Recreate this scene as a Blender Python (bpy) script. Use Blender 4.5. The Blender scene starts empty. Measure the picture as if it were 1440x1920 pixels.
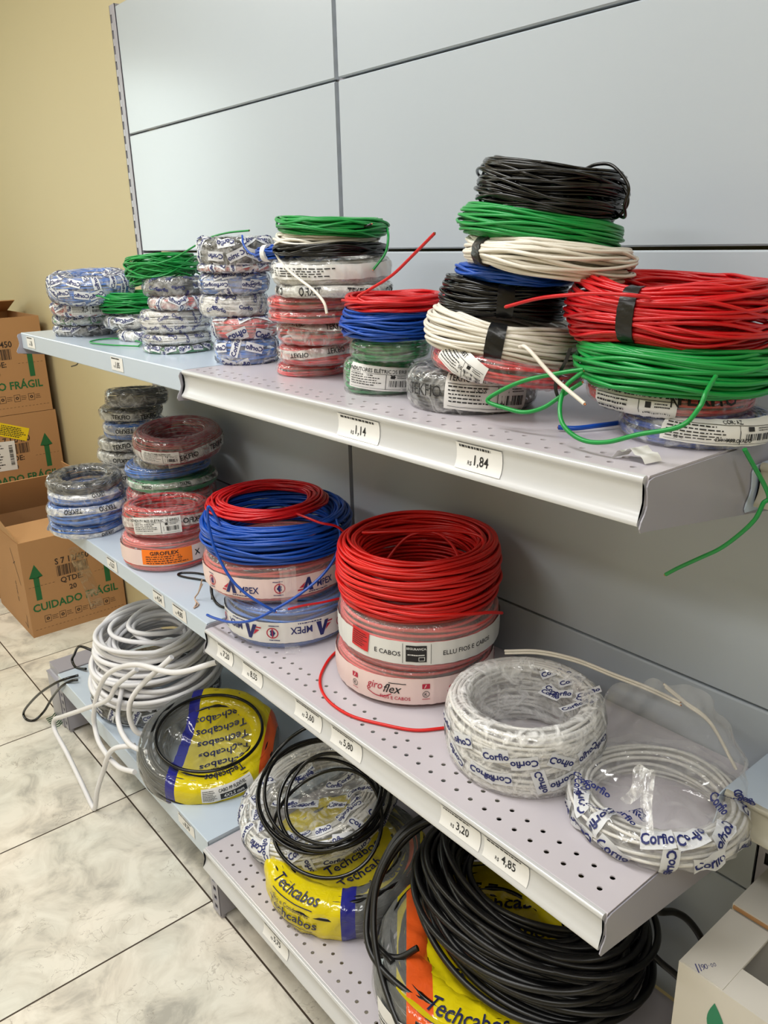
import bpy, math, random
import numpy as np
from mathutils import Matrix, Vector

S = bpy.context.scene
COL = S.collection
PI = math.pi

# ---------------------------------------------------------------- camera
cam_d = bpy.data.cameras.new('camera')
cam = bpy.data.objects.new('camera', cam_d); COL.objects.link(cam)
cam_d.sensor_fit = 'HORIZONTAL'; cam_d.sensor_width = 36.0
cam_d.lens = 36.0 * 1510.04 / 1440.0
cam_d.clip_start = 0.02
CAM = Vector((1.4200, -1.0650, 1.5114))
cam.location = CAM
cam.rotation_euler = (1.2434, 0.0225, 0.8783)
S.camera = cam

# ---------------------------------------------------------------- world, lights, exposure
w = bpy.data.worlds.new('world'); S.world = w; w.use_nodes = True
w.node_tree.nodes['Background'].inputs[0].default_value = (0.80, 0.85, 1.0, 1)
w.node_tree.nodes['Background'].inputs[1].default_value = 0.25
S.view_settings.view_transform = 'Standard'; S.view_settings.look = 'None'
S.view_settings.gamma = 1.0; S.view_settings.use_curve_mapping = False
S.view_settings.exposure = 0.42

def area(name, loc, rot, sx, sy, power, col):
    l = bpy.data.lights.new(name, 'AREA'); l.shape = 'RECTANGLE'; l.size = sx; l.size_y = sy
    l.energy = power; l.color = col
    o = bpy.data.objects.new(name, l); COL.objects.link(o); o.location = loc; o.rotation_euler = rot
    return o
# ceiling light troffers of the shop (above the aisle)
area('ceiling_lamp', (0.1, -1.15, 2.88), (0, 0, 0), 1.5, 0.35, 27, (0.98, 0.98, 0.97))
area('ceiling_lamp', (-1.9, -1.5, 2.88), (0, 0, 0), 1.3, 0.35, 20, (1.0, 0.95, 0.82))
area('ceiling_lamp', (2.2, -1.6, 2.88), (0, 0, 0), 1.5, 0.35, 20, (0.98, 0.98, 0.97))
area('ceiling_lamp', (0.1, -2.9, 2.88), (0, 0, 0), 1.5, 0.35, 22, (0.98, 0.98, 0.97))

# ---------------------------------------------------------------- materials
def srgb(r, g, b):
    f = lambda c: ((c/255+0.055)/1.055)**2.4 if c/255 > 0.04045 else c/255/12.92
    return (f(r), f(g), f(b), 1)

_M = {}
def mat(name, col, rough=0.5, metal=0.0, bump=0.0, bscale=50, spec=0.5, var=0.0, vscale=8, coat=0.0, stretch=(1, 1, 1)):
    if name in _M: return _M[name]
    m = bpy.data.materials.new(name); m.use_nodes = True; nt = m.node_tree
    b = nt.nodes['Principled BSDF']
    b.inputs['Base Color'].default_value = col; b.inputs['Roughness'].default_value = rough
    b.inputs['Metallic'].default_value = metal; b.inputs['Specular IOR Level'].default_value = spec
    b.inputs['Coat Weight'].default_value = coat; b.inputs['Coat Roughness'].default_value = 0.1
    tc = nt.nodes.new('ShaderNodeTexCoord'); mp = nt.nodes.new('ShaderNodeMapping')
    mp.inputs['Scale'].default_value = stretch
    nt.links.new(tc.outputs['Object'], mp.inputs['Vector'])
    if var > 0:
        n = nt.nodes.new('ShaderNodeTexNoise'); n.inputs['Scale'].default_value = vscale; n.inputs['Detail'].default_value = 5
        nt.links.new(mp.outputs[0], n.inputs['Vector'])
        mx = nt.nodes.new('ShaderNodeMix'); mx.data_type = 'RGBA'
        nt.links.new(n.outputs['Fac'], mx.inputs['Factor'])
        mx.inputs['A'].default_value = tuple(max(0, c*(1-var)) for c in col[:3])+(1,)
        mx.inputs['B'].default_value = tuple(min(1, c*(1+var)) for c in col[:3])+(1,)
        nt.links.new(mx.outputs['Result'], b.inputs['Base Color'])
    if bump > 0:
        n = nt.nodes.new('ShaderNodeTexNoise'); n.inputs['Scale'].default_value = bscale; n.inputs['Detail'].default_value = 3
        nt.links.new(mp.outputs[0], n.inputs['Vector'])
        bp = nt.nodes.new('ShaderNodeBump'); bp.inputs['Strength'].default_value = bump; bp.inputs['Distance'].default_value = 0.002
        nt.links.new(n.outputs['Fac'], bp.inputs['Height']); nt.links.new(bp.outputs[0], b.inputs['Normal'])
    _M[name] = m; return m

def emit(name, col, st):
    m = bpy.data.materials.new(name); m.use_nodes = True; nt = m.node_tree; nt.nodes.clear()
    e = nt.nodes.new('ShaderNodeEmission'); e.inputs[0].default_value = col; e.inputs[1].default_value = st
    o = nt.nodes.new('ShaderNodeOutputMaterial'); nt.links.new(e.outputs[0], o.inputs[0]); return m

def film(name, haze, tint=(0.93, 0.93, 0.92, 1), tr=(0.99, 0.99, 0.99, 1), rough=0.12, bump=0.5, bscale=55, ramp=None, stretch=(1, 1, 1), gl=1.0, streak=True):
    """clear packing film: transparent, hazy and glossy; ramp = stripes printed across the film (object x)"""
    if name in _M: return _M[name]
    m = bpy.data.materials.new(name); m.use_nodes = True; nt = m.node_tree; nt.nodes.clear(); L = nt.links.new
    out = nt.nodes.new('ShaderNodeOutputMaterial')
    T = nt.nodes.new('ShaderNodeBsdfTransparent'); T.inputs[0].default_value = tr
    D = nt.nodes.new('ShaderNodeBsdfDiffuse'); D.inputs[0].default_value = tint
    G = nt.nodes.new('ShaderNodeBsdfGlossy'); G.inputs['Roughness'].default_value = rough; G.inputs[0].default_value = (gl, gl, gl, 1)
    tc = nt.nodes.new('ShaderNodeTexCoord'); mp = nt.nodes.new('ShaderNodeMapping'); mp.inputs['Scale'].default_value = stretch
    L(tc.outputs['Object'], mp.inputs['Vector'])
    n = nt.nodes.new('ShaderNodeTexNoise'); n.inputs['Scale'].default_value = bscale; n.inputs['Detail'].default_value = 2.5
    n.inputs['Distortion'].default_value = 0.8
    L(mp.outputs[0], n.inputs['Vector'])
    bp = nt.nodes.new('ShaderNodeBump'); bp.inputs['Strength'].default_value = bump; bp.inputs['Distance'].default_value = 0.004
    L(n.outputs['Fac'], bp.inputs['Height'])
    L(bp.outputs[0], G.inputs['Normal']); L(bp.outputs[0], D.inputs['Normal'])
    mx1 = nt.nodes.new('ShaderNodeMixShader'); mx1.inputs[0].default_value = haze
    L(T.outputs[0], mx1.inputs[1]); L(D.outputs[0], mx1.inputs[2])
    if not ramp and streak:
        n2 = nt.nodes.new('ShaderNodeTexNoise'); n2.inputs['Scale'].default_value = bscale*.8; n2.inputs['Detail'].default_value = 4; n2.inputs['Distortion'].default_value = 1.8
        L(mp.outputs[0], n2.inputs['Vector'])
        m2 = nt.nodes.new('ShaderNodeMapRange'); m2.inputs['From Min'].default_value = .42; m2.inputs['From Max'].default_value = .72
        m2.inputs['To Min'].default_value = haze*.45; m2.inputs['To Max'].default_value = min(.95, haze*3.2); L(n2.outputs['Fac'], m2.inputs['Value']); L(m2.outputs[0], mx1.inputs[0])
    if ramp:
        rm = nt.nodes.new('ShaderNodeMapping'); rm.inputs['Rotation'].default_value = (0, 0, -ramp.get('rot', 0.85)); L(tc.outputs['Object'], rm.inputs['Vector'])
        sx = nt.nodes.new('ShaderNodeSeparateXYZ'); L(rm.outputs[0], sx.inputs[0])
        mr = nt.nodes.new('ShaderNodeMapRange'); mr.inputs['From Min'].default_value = ramp['lo']; mr.inputs['From Max'].default_value = ramp['hi']
        L(sx.outputs['X'], mr.inputs['Value'])
        cr = nt.nodes.new('ShaderNodeValToRGB'); cr.color_ramp.interpolation = 'CONSTANT'
        el = cr.color_ramp.elements
        st = ramp['stops']; el[0].position = st[0][0]; el[1].position = st[-1][0]
        for p, c, a in st[1:-1]: el.new(p)
        for e, (p, c, a) in zip(el, st): e.position = p; e.color = (c[0], c[1], c[2], a)
        L(mr.outputs[0], cr.inputs[0]); L(cr.outputs['Color'], D.inputs[0]); L(cr.outputs['Alpha'], mx1.inputs[0])
    F = nt.nodes.new('ShaderNodeLayerWeight'); F.inputs['Blend'].default_value = .5; L(bp.outputs[0], F.inputs['Normal'])
    pw = nt.nodes.new('ShaderNodeMath'); pw.operation = 'POWER'; pw.inputs[1].default_value = 4.0; L(F.outputs['Facing'], pw.inputs[0])
    ad = nt.nodes.new('ShaderNodeMath'); ad.operation = 'MULTIPLY_ADD'; ad.inputs[1].default_value = .55; ad.inputs[2].default_value = 0.055
    L(pw.outputs[0], ad.inputs[0])
    mx2 = nt.nodes.new('ShaderNodeMixShader'); L(ad.outputs[0], mx2.inputs[0])
    L(mx1.outputs[0], mx2.inputs[1]); L(G.outputs[0], mx2.inputs[2])
    L(mx2.outputs[0], out.inputs[0])
    _M[name] = m; return m

RED = mat('red_pvc', srgb(196, 12, 22), 0.32)
RED2 = mat('bright_red_pvc', srgb(208, 22, 16), 0.36)
REDF = mat('red_pvc_in_film', srgb(205, 35, 42), 0.4)
PINKF = mat('light_red_pvc_in_film', srgb(222, 82, 80), 0.45)
BLUE = mat('blue_pvc', srgb(8, 72, 170), 0.34)
BLUEF = mat('light_blue_pvc_in_film', srgb(50, 118, 205), 0.42)
GREEN = mat('green_pvc', srgb(18, 142, 62), 0.34)
GREENF = mat('green_pvc_in_film', srgb(30, 140, 75), 0.42)
BLACK = mat('black_pvc', srgb(9, 9, 10), 0.2)
BLACKR = mat('black_rubber', srgb(14, 14, 15), 0.36)
BLACKF = mat('grey_black_pvc_in_film', srgb(42, 44, 46), 0.4)
WHITE = mat('cream_white_pvc', srgb(226, 220, 208), 0.38)
WHITEC = mat('white_rubber', srgb(228, 227, 230), 0.42, var=0.06, vscale=14)
WHITEF = mat('white_pvc_in_film', srgb(222, 220, 216), 0.45)
COPPER = mat('copper', srgb(190, 120, 80), 0.3, metal=1.0)
TAPE = mat('black_electrical_tape', srgb(22, 22, 23), 0.32, bump=0.3, bscale=120)
PAPER = mat('label_paper', srgb(225, 224, 222), 0.5, var=0.03)
INK = mat('black_ink', srgb(28, 28, 30), 0.6)
NAVY = mat('navy_ink', srgb(25, 35, 100), 0.55)
WPRINT = mat('white_print', srgb(214, 216, 220), 0.45)
PINKBAND = mat('pinkish_band_print', srgb(232, 208, 204), 0.4, var=0.04, vscale=30)
WBAND = mat('white_band_print', srgb(222, 222, 220), 0.4, var=0.03)
ORANGE = mat('orange_label', srgb(255, 128, 28), 0.5)
MAGENTA = mat('crimson_ink', srgb(180, 30, 60), 0.55)
REDLAB = mat('red_label', srgb(205, 28, 34), 0.4)
YELLOWL = mat('yellow_label', srgb(235, 205, 20), 0.5)
GINK = mat('green_ink', srgb(28, 98, 52), 0.7)
DKGREEN = mat('dark_green_ink', srgb(30, 80, 48), 0.7)
DKINK = mat('brown_black_ink', srgb(52, 38, 30), 0.7)
PENINK = mat('violet_pen_ink', srgb(70, 70, 120), 0.6)
TEALINK = mat('teal_print', srgb(24, 122, 84), 0.5)

WBANDF = film('translucent_band_print', 0.62, tint=srgb(226, 226, 222), rough=0.12, bump=.9, bscale=40)
F_CLEAR = film('clear_film', 0.08, rough=0.07, bump=0.9, bscale=48)
F_MED = film('hazy_film', 0.15, rough=0.09, bump=1.0, bscale=45)
F_MILK = film('milky_film', 0.28, rough=0.14, bump=1.0, bscale=45)
F_TIGHT = film('stretch_film', 0.15, tint=(0.92, 0.88, 0.88, 1), rough=0.12, bump=0.9, bscale=110, stretch=(1, 1, 0.12), streak=False)
F_BAG = film('bag_film', 0.15, rough=0.07, bump=1.0, bscale=24, streak=False)
F_MEMB = film('thin_cover_film', 0.06, rough=0.07, bump=0.5, bscale=22)
Y_ = srgb(225, 205, 20)[:3]; B_ = srgb(40, 42, 135)[:3]; O_ = srgb(228, 92, 36)[:3]; C_ = (0.7, 0.72, 0.7)

PANEL = mat('blue_grey_panel_paint', srgb(180, 188, 196), 0.24, spec=0.4, var=0.015, vscale=2.5, bump=0.02, bscale=14)
SHELFA = mat('pale_blue_shelf_paint', srgb(192, 205, 220), 0.2, spec=0.5, var=0.02, vscale=5)
SHELFB = mat('lilac_grey_shelf_paint', srgb(196, 190, 196), 0.22, spec=0.5, var=0.02, vscale=6)
RAIL = mat('silver_price_rail', srgb(205, 206, 208), 0.22, metal=0.15)
RAILC = mat('cream_price_rail', srgb(178, 174, 158), 0.3)
METAL = mat('grey_painted_steel', srgb(158, 156, 166), 0.32, var=0.02)
DARK = mat('slot_shade_dark', srgb(18, 18, 19), 0.8)
CARD = mat('cardboard', srgb(176, 132, 88), 0.8, var=0.06, vscale=5, bump=0.1, bscale=30)
CARDIN = mat('cardboard_inside', srgb(196, 152, 106), 0.85, var=0.05, vscale=5)
WCARD = mat('white_cardboard', srgb(205, 200, 190), 0.6, var=0.03, vscale=5)
PKTAPE = film('brown_packing_tape', 0.25, tint=srgb(200, 175, 140), tr=(0.96, 0.92, 0.85, 1), rough=0.15, bump=0.3, bscale=25)

# ---------------------------------------------------------------- mesh builder
class MB:
    def __init__(s): s.v = []; s.q = []; s.t = []; s.n = 0
    def add(s, v, faces, m=0):
        v = np.asarray(v, dtype=np.float64).reshape(-1, 3)
        faces = np.asarray(faces, dtype=np.int64)
        if len(faces):
            (s.q if faces.shape[1] == 4 else s.t).append((faces + s.n, m))
        s.v.append(v); s.n += len(v)
    def grid(s, P, m=0, wu=False, wv=False):
        a, b = P.shape[:2]
        I = np.arange(a*b).reshape(a, b)
        if wu: I = np.vstack([I, I[:1]])
        if wv: I = np.hstack([I, I[:, :1]])
        f = np.stack([I[:-1, :-1], I[1:, :-1], I[1:, 1:], I[:-1, 1:]], -1).reshape(-1, 4)
        s.add(P.reshape(-1, 3), f, m)
    def box(s, x0, x1, y0, y1, z0, z1, m=0):
        v = [(x, y, z) for x in (x0, x1) for y in (y0, y1) for z in (z0, z1)]
        s.add(v, [(0, 1, 3, 2), (4, 6, 7, 5), (0, 4, 5, 1), (2, 3, 7, 6), (0, 2, 6, 4), (1, 5, 7, 3)], m)
    def extrude(s, prof, axis, a0, a1, m=0, cap=True):
        """closed 2D profile swept along axis ('x': profile is (y,z))"""
        n = len(prof); V = []
        for a in (a0, a1):
            for p in prof: V.append((a, p[0], p[1]) if axis == 'x' else ((p[0], a, p[1]) if axis == 'y' else (p[0], p[1], a)))
        s.add(V, [(i, (i+1) % n, n+(i+1) % n, n+i) for i in range(n)], m)
        if cap:
            c0 = np.mean(V[:n], 0); c1 = np.mean(V[n:], 0)
            s.add(V[:n]+[tuple(c0)], [(i, (i+1) % n, n) for i in range(n)], m)
            s.add(V[n:]+[tuple(c1)], [((i+1) % n, i, n) for i in range(n)], m)
    def tube(s, pts, r, sides=8, closed=False, m=0, cap=True, rr=None):
        P = np.asarray(pts, float); n = len(P)
        if closed: T = np.roll(P, -1, 0) - np.roll(P, 1, 0)
        else: T = np.gradient(P, axis=0)
        T /= np.linalg.norm(T, axis=1)[:, None] + 1e-12
        up = np.array([0, 0, 1.]) if abs(T[0][2]) < .9 else np.array([1., 0, 0])
        N = np.zeros_like(P); v = np.cross(T[0], up); v /= np.linalg.norm(v); N[0] = v
        for i in range(1, n):
            v = N[i-1] - T[i]*np.dot(N[i-1], T[i]); N[i] = v/(np.linalg.norm(v)+1e-12)
        B = np.cross(T, N); ph = np.arange(sides)*2*PI/sides
        R = np.full(n, r) if rr is None else np.asarray(rr)
        V = P[:, None] + R[:, None, None]*(np.cos(ph)[None, :, None]*N[:, None] + np.sin(ph)[None, :, None]*B[:, None])
        s.grid(V, m, wu=closed, wv=True)
        if cap and not closed:
            for k in (0, -1):
                s.add(np.vstack([V[k], P[k][None]]), [(i, (i+1) % sides, sides) for i in range(sides)], m)
    def build(s, name, mats, parent=None, smooth=True, auto=None):
        me = bpy.data.meshes.new(name)
        V = np.concatenate(s.v) if s.v else np.zeros((0, 3))
        lv = []; ls = []; mi = []; tot = 0
        for lst, k in ((s.q, 4), (s.t, 3)):
            for f, m in lst:
                lv.append(f.reshape(-1)); ls.append(tot + np.arange(len(f))*k); tot += len(f)*k
                mi.append(np.full(len(f), m))
        lv = np.concatenate(lv); ls = np.concatenate(ls); mi = np.concatenate(mi)
        me.vertices.add(len(V)); me.vertices.foreach_set('co', V.reshape(-1).astype(np.float32))
        me.loops.add(len(lv)); me.loops.foreach_set('vertex_index', lv.astype(np.int32))
        me.polygons.add(len(ls)); me.polygons.foreach_set('loop_start', ls.astype(np.int32))
        for mm in (mats if isinstance(mats, (list, tuple)) else [mats]): me.materials.append(mm)
        me.polygons.foreach_set('material_index', mi.astype(np.int32))
        me.polygons.foreach_set('use_smooth', np.full(len(ls), smooth))
        me.update(calc_edges=True); me.validate()
        if smooth and auto is not None: me.set_sharp_from_angle(angle=math.radians(auto))
        o = bpy.data.objects.new(name, me); COL.objects.link(o)
        if parent is not None: o.parent = parent
        return o

def tag(o, label=None, cat=None, group=None, kind=None):
    if label: o['label'] = label
    if cat: o['category'] = cat
    if group: o['group'] = group
    if kind: o['kind'] = kind
    return o
def empty(name, loc, rot=None):
    o = bpy.data.objects.new(name, None); COL.objects.link(o); o.location = loc; o.empty_display_size = 0.02
    if rot is not None: o.rotation_euler = rot
    return o
def spline(pts, n=12):
    """Catmull-Rom through the points"""
    P = np.asarray(pts, float); P = np.vstack([2*P[0]-P[1], P, 2*P[-1]-P[-2]]); out = []
    for i in range(1, len(P)-2):
        for t in np.linspace(0, 1, n, endpoint=False):
            a, b, c, d = P[i-1], P[i], P[i+1], P[i+2]
            out.append(0.5*((2*b)+(-a+c)*t+(2*a-5*b+4*c-d)*t*t+(-a+3*b-3*c+d)*t**3))
    out.append(P[-2]); return np.array(out)

# text outlines as flat triangles, cached
_T = {}
def text_geo(s, size=1.0, bold=0.0, shear=0.0, wide=1.0):
    key = (s, bold)
    if key not in _T:
        c = bpy.data.curves.new('t', 'FONT'); c.body = s; c.size = 1.0; c.offset = bold; c.resolution_u = 2
        c.align_x = 'CENTER'; c.align_y = 'CENTER'
        o = bpy.data.objects.new('t', c); COL.objects.link(o)
        dg = bpy.context.evaluated_depsgraph_get(); me = o.evaluated_get(dg).to_mesh(); me.calc_loop_triangles()
        v = np.array([tuple(p.co)[:2] for p in me.vertices]).reshape(-1, 2)
        f = np.array([tuple(t.vertices) for t in me.loop_triangles]).reshape(-1, 3)
        o.evaluated_get(dg).to_mesh_clear(); bpy.data.objects.remove(o); bpy.data.curves.remove(c)
        if len(v):
            v = v - (v.max(0)+v.min(0))/2
        _T[key] = (v, f)
    v, f = _T[key]
    v = v*size; v = np.stack([(v[:, 0]+shear*v[:, 1])*wide, v[:, 1]], 1)
    return v, f
def rect_geo(w, h, nx=6, ny=2):
    X, Y = np.meshgrid(np.linspace(-w/2, w/2, nx+1), np.linspace(-h/2, h/2, ny+1), indexing='ij')
    I = np.arange((nx+1)*(ny+1)).reshape(nx+1, ny+1)
    f = np.stack([I[:-1, :-1], I[1:, :-1], I[1:, 1:], I[:-1, 1:]], -1).reshape(-1, 4)
    return np.stack([X.ravel(), Y.ravel()], 1), f
def poly_geo(pts):
    pts = np.array(pts, float); c = pts.mean(0); n = len(pts)
    return np.vstack([pts, c]), np.array([(i, (i+1) % n, n) for i in range(n)])
def ring_geo(r, t, n=20):
    a = np.arange(n)*2*PI/n; o = np.stack([np.cos(a), np.sin(a)], 1)
    return np.vstack([o*r, o*(r-t)]), np.array([(i, (i+1) % n, n+(i+1) % n, n+i) for i in range(n)])
def place(g, dx=0, dy=0, rot=0, flipx=False, flipy=False):
    v, f = g; v = v.copy()
    if flipx: v[:, 0] *= -1
    if flipy: v[:, 1] *= -1
    c, s_ = math.cos(rot), math.sin(rot)
    return np.stack([v[:, 0]*c - v[:, 1]*s_ + dx, v[:, 0]*s_ + v[:, 1]*c + dy], 1), f
def bar_geo(w, h, n, seed=0):
    rnd = random.Random(seed); x = -w/2; V = []; F = []
    st = w/n
    for i in range(n):
        bw = st*rnd.choice([.3, .5, .75]); b = len(V)
        V += [(x, -h/2), (x+bw, -h/2), (x+bw, h/2), (x, h/2)]; F.append((b, b+1, b+2, b+3)); x += st
    return np.array(V), np.array(F)
def lines_geo(w, h, rows, seed=0, fill=.5):
    """rows of unreadable small print as thin dashes"""
    rnd = random.Random(seed); V = []; F = []; rh = h/rows
    for r in range(rows):
        y = h/2-(r+.5)*rh; x = -w/2; end = w/2*rnd.uniform(.4, 1)
        while x < end:
            l = rnd.uniform(.03, .11)*w; b = len(V); x2 = min(x+l, end); t = rh*fill*.5
            V += [(x, y-t), (x2, y-t), (x2, y+t), (x, y+t)]; F.append((b, b+1, b+2, b+3)); x = x2+w*.02
    return np.array(V), np.array(F)
def frame_geo(w, h, t):
    V = [(-w/2, -h/2), (w/2, -h/2), (w/2, h/2), (-w/2, h/2), (-w/2+t, -h/2+t), (w/2-t, -h/2+t), (w/2-t, h/2-t), (-w/2+t, h/2-t)]
    return np.array(V), np.array([(i, (i+1) % 4, 4+(i+1) % 4, 4+i) for i in range(4)])

# ---------------------------------------------------------------- coils
class Prof:
    """ring body: cross-section outline (superellipse) round a ring; s runs round the outline from the outer
    equator upwards, th round the ring"""
    def __init__(s, R, h, ratio=0.62, n=2.8, oval=0.0, oaz=0.0, cinch=None):
        s.R = R; s.h = h; rin = R*ratio; s.Rm = (R+rin)/2; s.a = (R-rin)/2; s.b = h/2; s.n = n
        s.oval = oval; s.oaz = oaz; s.cinch = cinch; s.rin = rin
        t = np.linspace(0, 2*PI, 721); e = 2.0/n
        x = np.sign(np.cos(t))*np.abs(np.cos(t))**e*s.a; z = np.sign(np.sin(t))*np.abs(np.sin(t))**e*s.b
        d = np.hypot(np.diff(x), np.diff(z)); L = np.concatenate([[0], np.cumsum(d)])
        s.P = L[-1]; s.L = L; s.x = x; s.z = z
        nx = np.sign(x)*np.abs(x/s.a)**(n-1)/s.a; nz = np.sign(z)*np.abs(z/s.b)**(n-1)/s.b
        l = np.hypot(nx, nz)+1e-9; s.nx = nx/l; s.nz = nz/l
    def pt(s, th, q, off=0.0, dz=0.0):
        q = np.mod(q, s.P)
        x = np.interp(q, s.L, s.x); z = np.interp(q, s.L, s.z)
        nx = np.interp(q, s.L, s.nx); nz = np.interp(q, s.L, s.nz)
        x = x+nx*off; z = z+nz*off
        if s.cinch:
            k = 1.0
            for (tc, wd, amt) in s.cinch:
                dd = np.angle(np.exp(1j*(th-tc))); k = k*(1-amt*np.exp(-(dd/wd)**2))
            x = x*k; z = z*k
        r = s.Rm + x
        r = r*(1+s.oval*np.cos(2*(th-s.oaz)))
        return np.stack([r*np.cos(th), r*np.sin(th), s.b+z+dz], -1)

def wires(mb, pf, wr, seed=0, messy=1.0, sides=6, seg=84, dens=1.0, m=0, layers=2, sag=0.0, mats=None):
    rnd = np.random.RandomState(seed)
    th = np.arange(seg)*2*PI/seg
    for lay in range(layers):
        N = max(6, int(pf.P/(2*wr*1.02)*dens*(1.0 if lay == 0 else .62)))
        for i in range(N):
            q0 = pf.P*(i+rnd.uniform(-.25, .25))/N
            q = q0; off = -wr*(1.0+2.0*lay) + 0*th
            for k in (1, 2, 3, 4):
                q = q + messy*wr*rnd.uniform(.3, 1.7)/k**.7*np.sin(k*th+rnd.uniform(0, 2*PI))
                off = off + min(messy, 1.6)*wr*rnd.uniform(.15, .7)/k**.7*np.sin(k*th+rnd.uniform(0, 2*PI))
            off = np.minimum(off, 0.35*wr)
            P = pf.pt(th, q, off)
            if sag: P[:, 2] -= sag*np.maximum(0, np.cos(th-rnd.uniform(0, 6)))**2
            T = np.roll(P, -1, 0)-np.roll(P, 1, 0); T /= np.linalg.norm(T, axis=1)[:, None]
            Nn = np.cross(T, (0, 0, 1.)); Nn /= np.linalg.norm(Nn, axis=1)[:, None]; B = np.cross(Nn, T)
            ph = np.arange(sides)*2*PI/sides
            V = P[:, None]+wr*(np.cos(ph)[None, :, None]*Nn[:, None]+np.sin(ph)[None, :, None]*B[:, None])
            mb.grid(V, m if mats is None else mats[rnd.randint(len(mats))], wu=True, wv=True)

class Disp:
    """wrinkles of the film, shared by the shell and everything printed on it"""
    def __init__(s, amp, seed, kind='crumple', P=1.0):
        r = np.random.RandomState(seed); s.P = P; s.w = []
        if kind == 'crumple': K = [(r.randint(2, 26), r.randint(-4, 5), r.uniform(0, 6.3), r.uniform(.4, 1)) for _ in range(9)]
        else: K = [(r.randint(18, 70), r.randint(-1, 2), r.uniform(0, 6.3), r.uniform(.4, 1)) for _ in range(6)]
        t = sum(k[3] for k in K); s.w = [(a, b, c, d/t*amp) for a, b, c, d in K]
    def __call__(s, th, q):
        d = 0*th
        for a, b, c, wt in s.w:
            d = d + wt*(1-1.6*np.abs(np.sin(a*th/2*1.0+b*PI*q/s.P+c)))
        return d

def on_prof(mb, pf, dp, g, th0, q0, rot=0, off=0.0035, m=0, flipx=False, flipy=False, dx=0, dy=0):
    v, f = place(g, dx, dy, 0, flipx, flipy)
    v, f = place((v, f), 0, 0, rot)
    th = th0 + v[:, 0]/pf.R; q = q0 + v[:, 1]
    d = dp(th, q) if dp is not None else 0
    mb.add(pf.pt(th, q, off+d), f, m)

def coil_root(name, t, label, cat, group=None):
    x, y, z, R, h, (az, ang) = t
    a = math.radians(az); o = empty(name, (x, y, z))
    o.rotation_mode = 'QUATERNION'
    from mathutils import Quaternion
    o.rotation_quaternion = Quaternion(Vector((-math.sin(a), math.cos(a), 0)), math.radians(ang))
    tag(o, label, cat, group)
    o['cam_az'] = math.atan2(CAM.y-y, CAM.x-x)
    return o

def tape_band(pf, th0, width, parent, m=TAPE, off=0.0012, name='tape'):
    mb = MB(); th = th0+np.linspace(-width/2, width/2, 7)/pf.R; q = np.linspace(0, pf.P, 48, endpoint=False)
    T, Q = np.meshgrid(th, q, indexing='ij')
    P = pf.pt(T, Q, off+.0006*np.sin(Q*400+T*30)); mb.grid(P, 0, wv=True)
    for e in (0, -1):
        Pi = pf.pt(T[e], Q[e], -.0005); mb.grid(np.stack([P[e], Pi]), 0, wv=True)
    return mb.build(name, m, parent)

def bare(name, t, wm, label, group=None, wr=.0028, ratio=.62, messy=1.0, seed=0, tapes=(), oval=0, oaz=0, n=2.4, sides=6,
         tails=(), extra=(), seg=84, sag=0.0, dens=1.0, layers=2, mats=None, cinch=None, cat='coil of wire', ties=()):
    root = coil_root(name, t, label, cat, group)
    R, h = t[3], t[4]; ca = root['cam_az']
    ci = [(ca+a, .55, .30) for a, wdt in tapes] if cinch is None else [(ca+a, b, c) for a, b, c in cinch]
    pf = Prof(R, h, ratio, n, oval, oaz, ci or None)
    mb = MB(); wires(mb, pf, wr, seed, messy, sides, seg, dens, layers=layers, sag=sag, mats=mats)
    mb.build('wound_wire', wm, root)
    for a, wdt in tapes: tape_band(pf, ca+a, wdt, root, off=1.35*wr+.0009)
    inv = root_matrix(root).inverted()
    for k, tp in enumerate(tails):
        mb = MB(); P = spline(tp); P = np.array([tuple(inv @ Vector(p)) for p in P])
        mb.tube(P, wr, 8); 
        tm = wm if not isinstance(wm, (list, tuple)) else wm[0]
        o = mb.build('loose_end', tm, root)
        c = MB(); d = P[-1]-P[-3]; d /= np.linalg.norm(d)
        c.tube([P[-1], P[-1]+d*wr*.8], wr*.55, 8); c.build('copper_core', COPPER, o)
    for a, wdt, mm in ties: tape_band(pf, ca+a, wdt, root, mm, 1.4*wr+.0008, 'tie')
    del root['cam_az']
    return root, pf

def root_matrix(r):
    return Matrix.Translation(r.location) @ r.rotation_quaternion.to_matrix().to_4x4()

def corfio(mb, pf, dp, rnd, n, th_c, spread, mw, mt, size=.013, rect=True, qlo=-.30, qhi=.45, flip=.35, off=.0036, word='Corfio'):
    rows = max(2, int(pf.P*(qhi-qlo)/(size*1.9)))
    per = max(3, int(2*spread*pf.R/(size*3.3)))
    for i in range(rows):
        for j in range(per):
            th = th_c - spread + 2*spread*(j+.5*(i % 2)+rnd.uniform(.2, .8))/per
            q = pf.P*(qlo+(qhi-qlo)*(i+.5)/rows)+rnd.uniform(-.2, .2)*size
            rot = rnd.uniform(-.5, .5)+(PI/2 if rnd.random() < .22 else 0)+(PI if rnd.random() < .25 else 0); fl = rnd.random() < flip
            if rect: on_prof(mb, pf, dp, rect_geo(size*2.7, size*1.35, 5, 2), th, q, rot, off, mw)
            on_prof(mb, pf, dp, text_geo(word, size, .03), th, q, rot, off+.0005, mt, flipx=fl)

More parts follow.
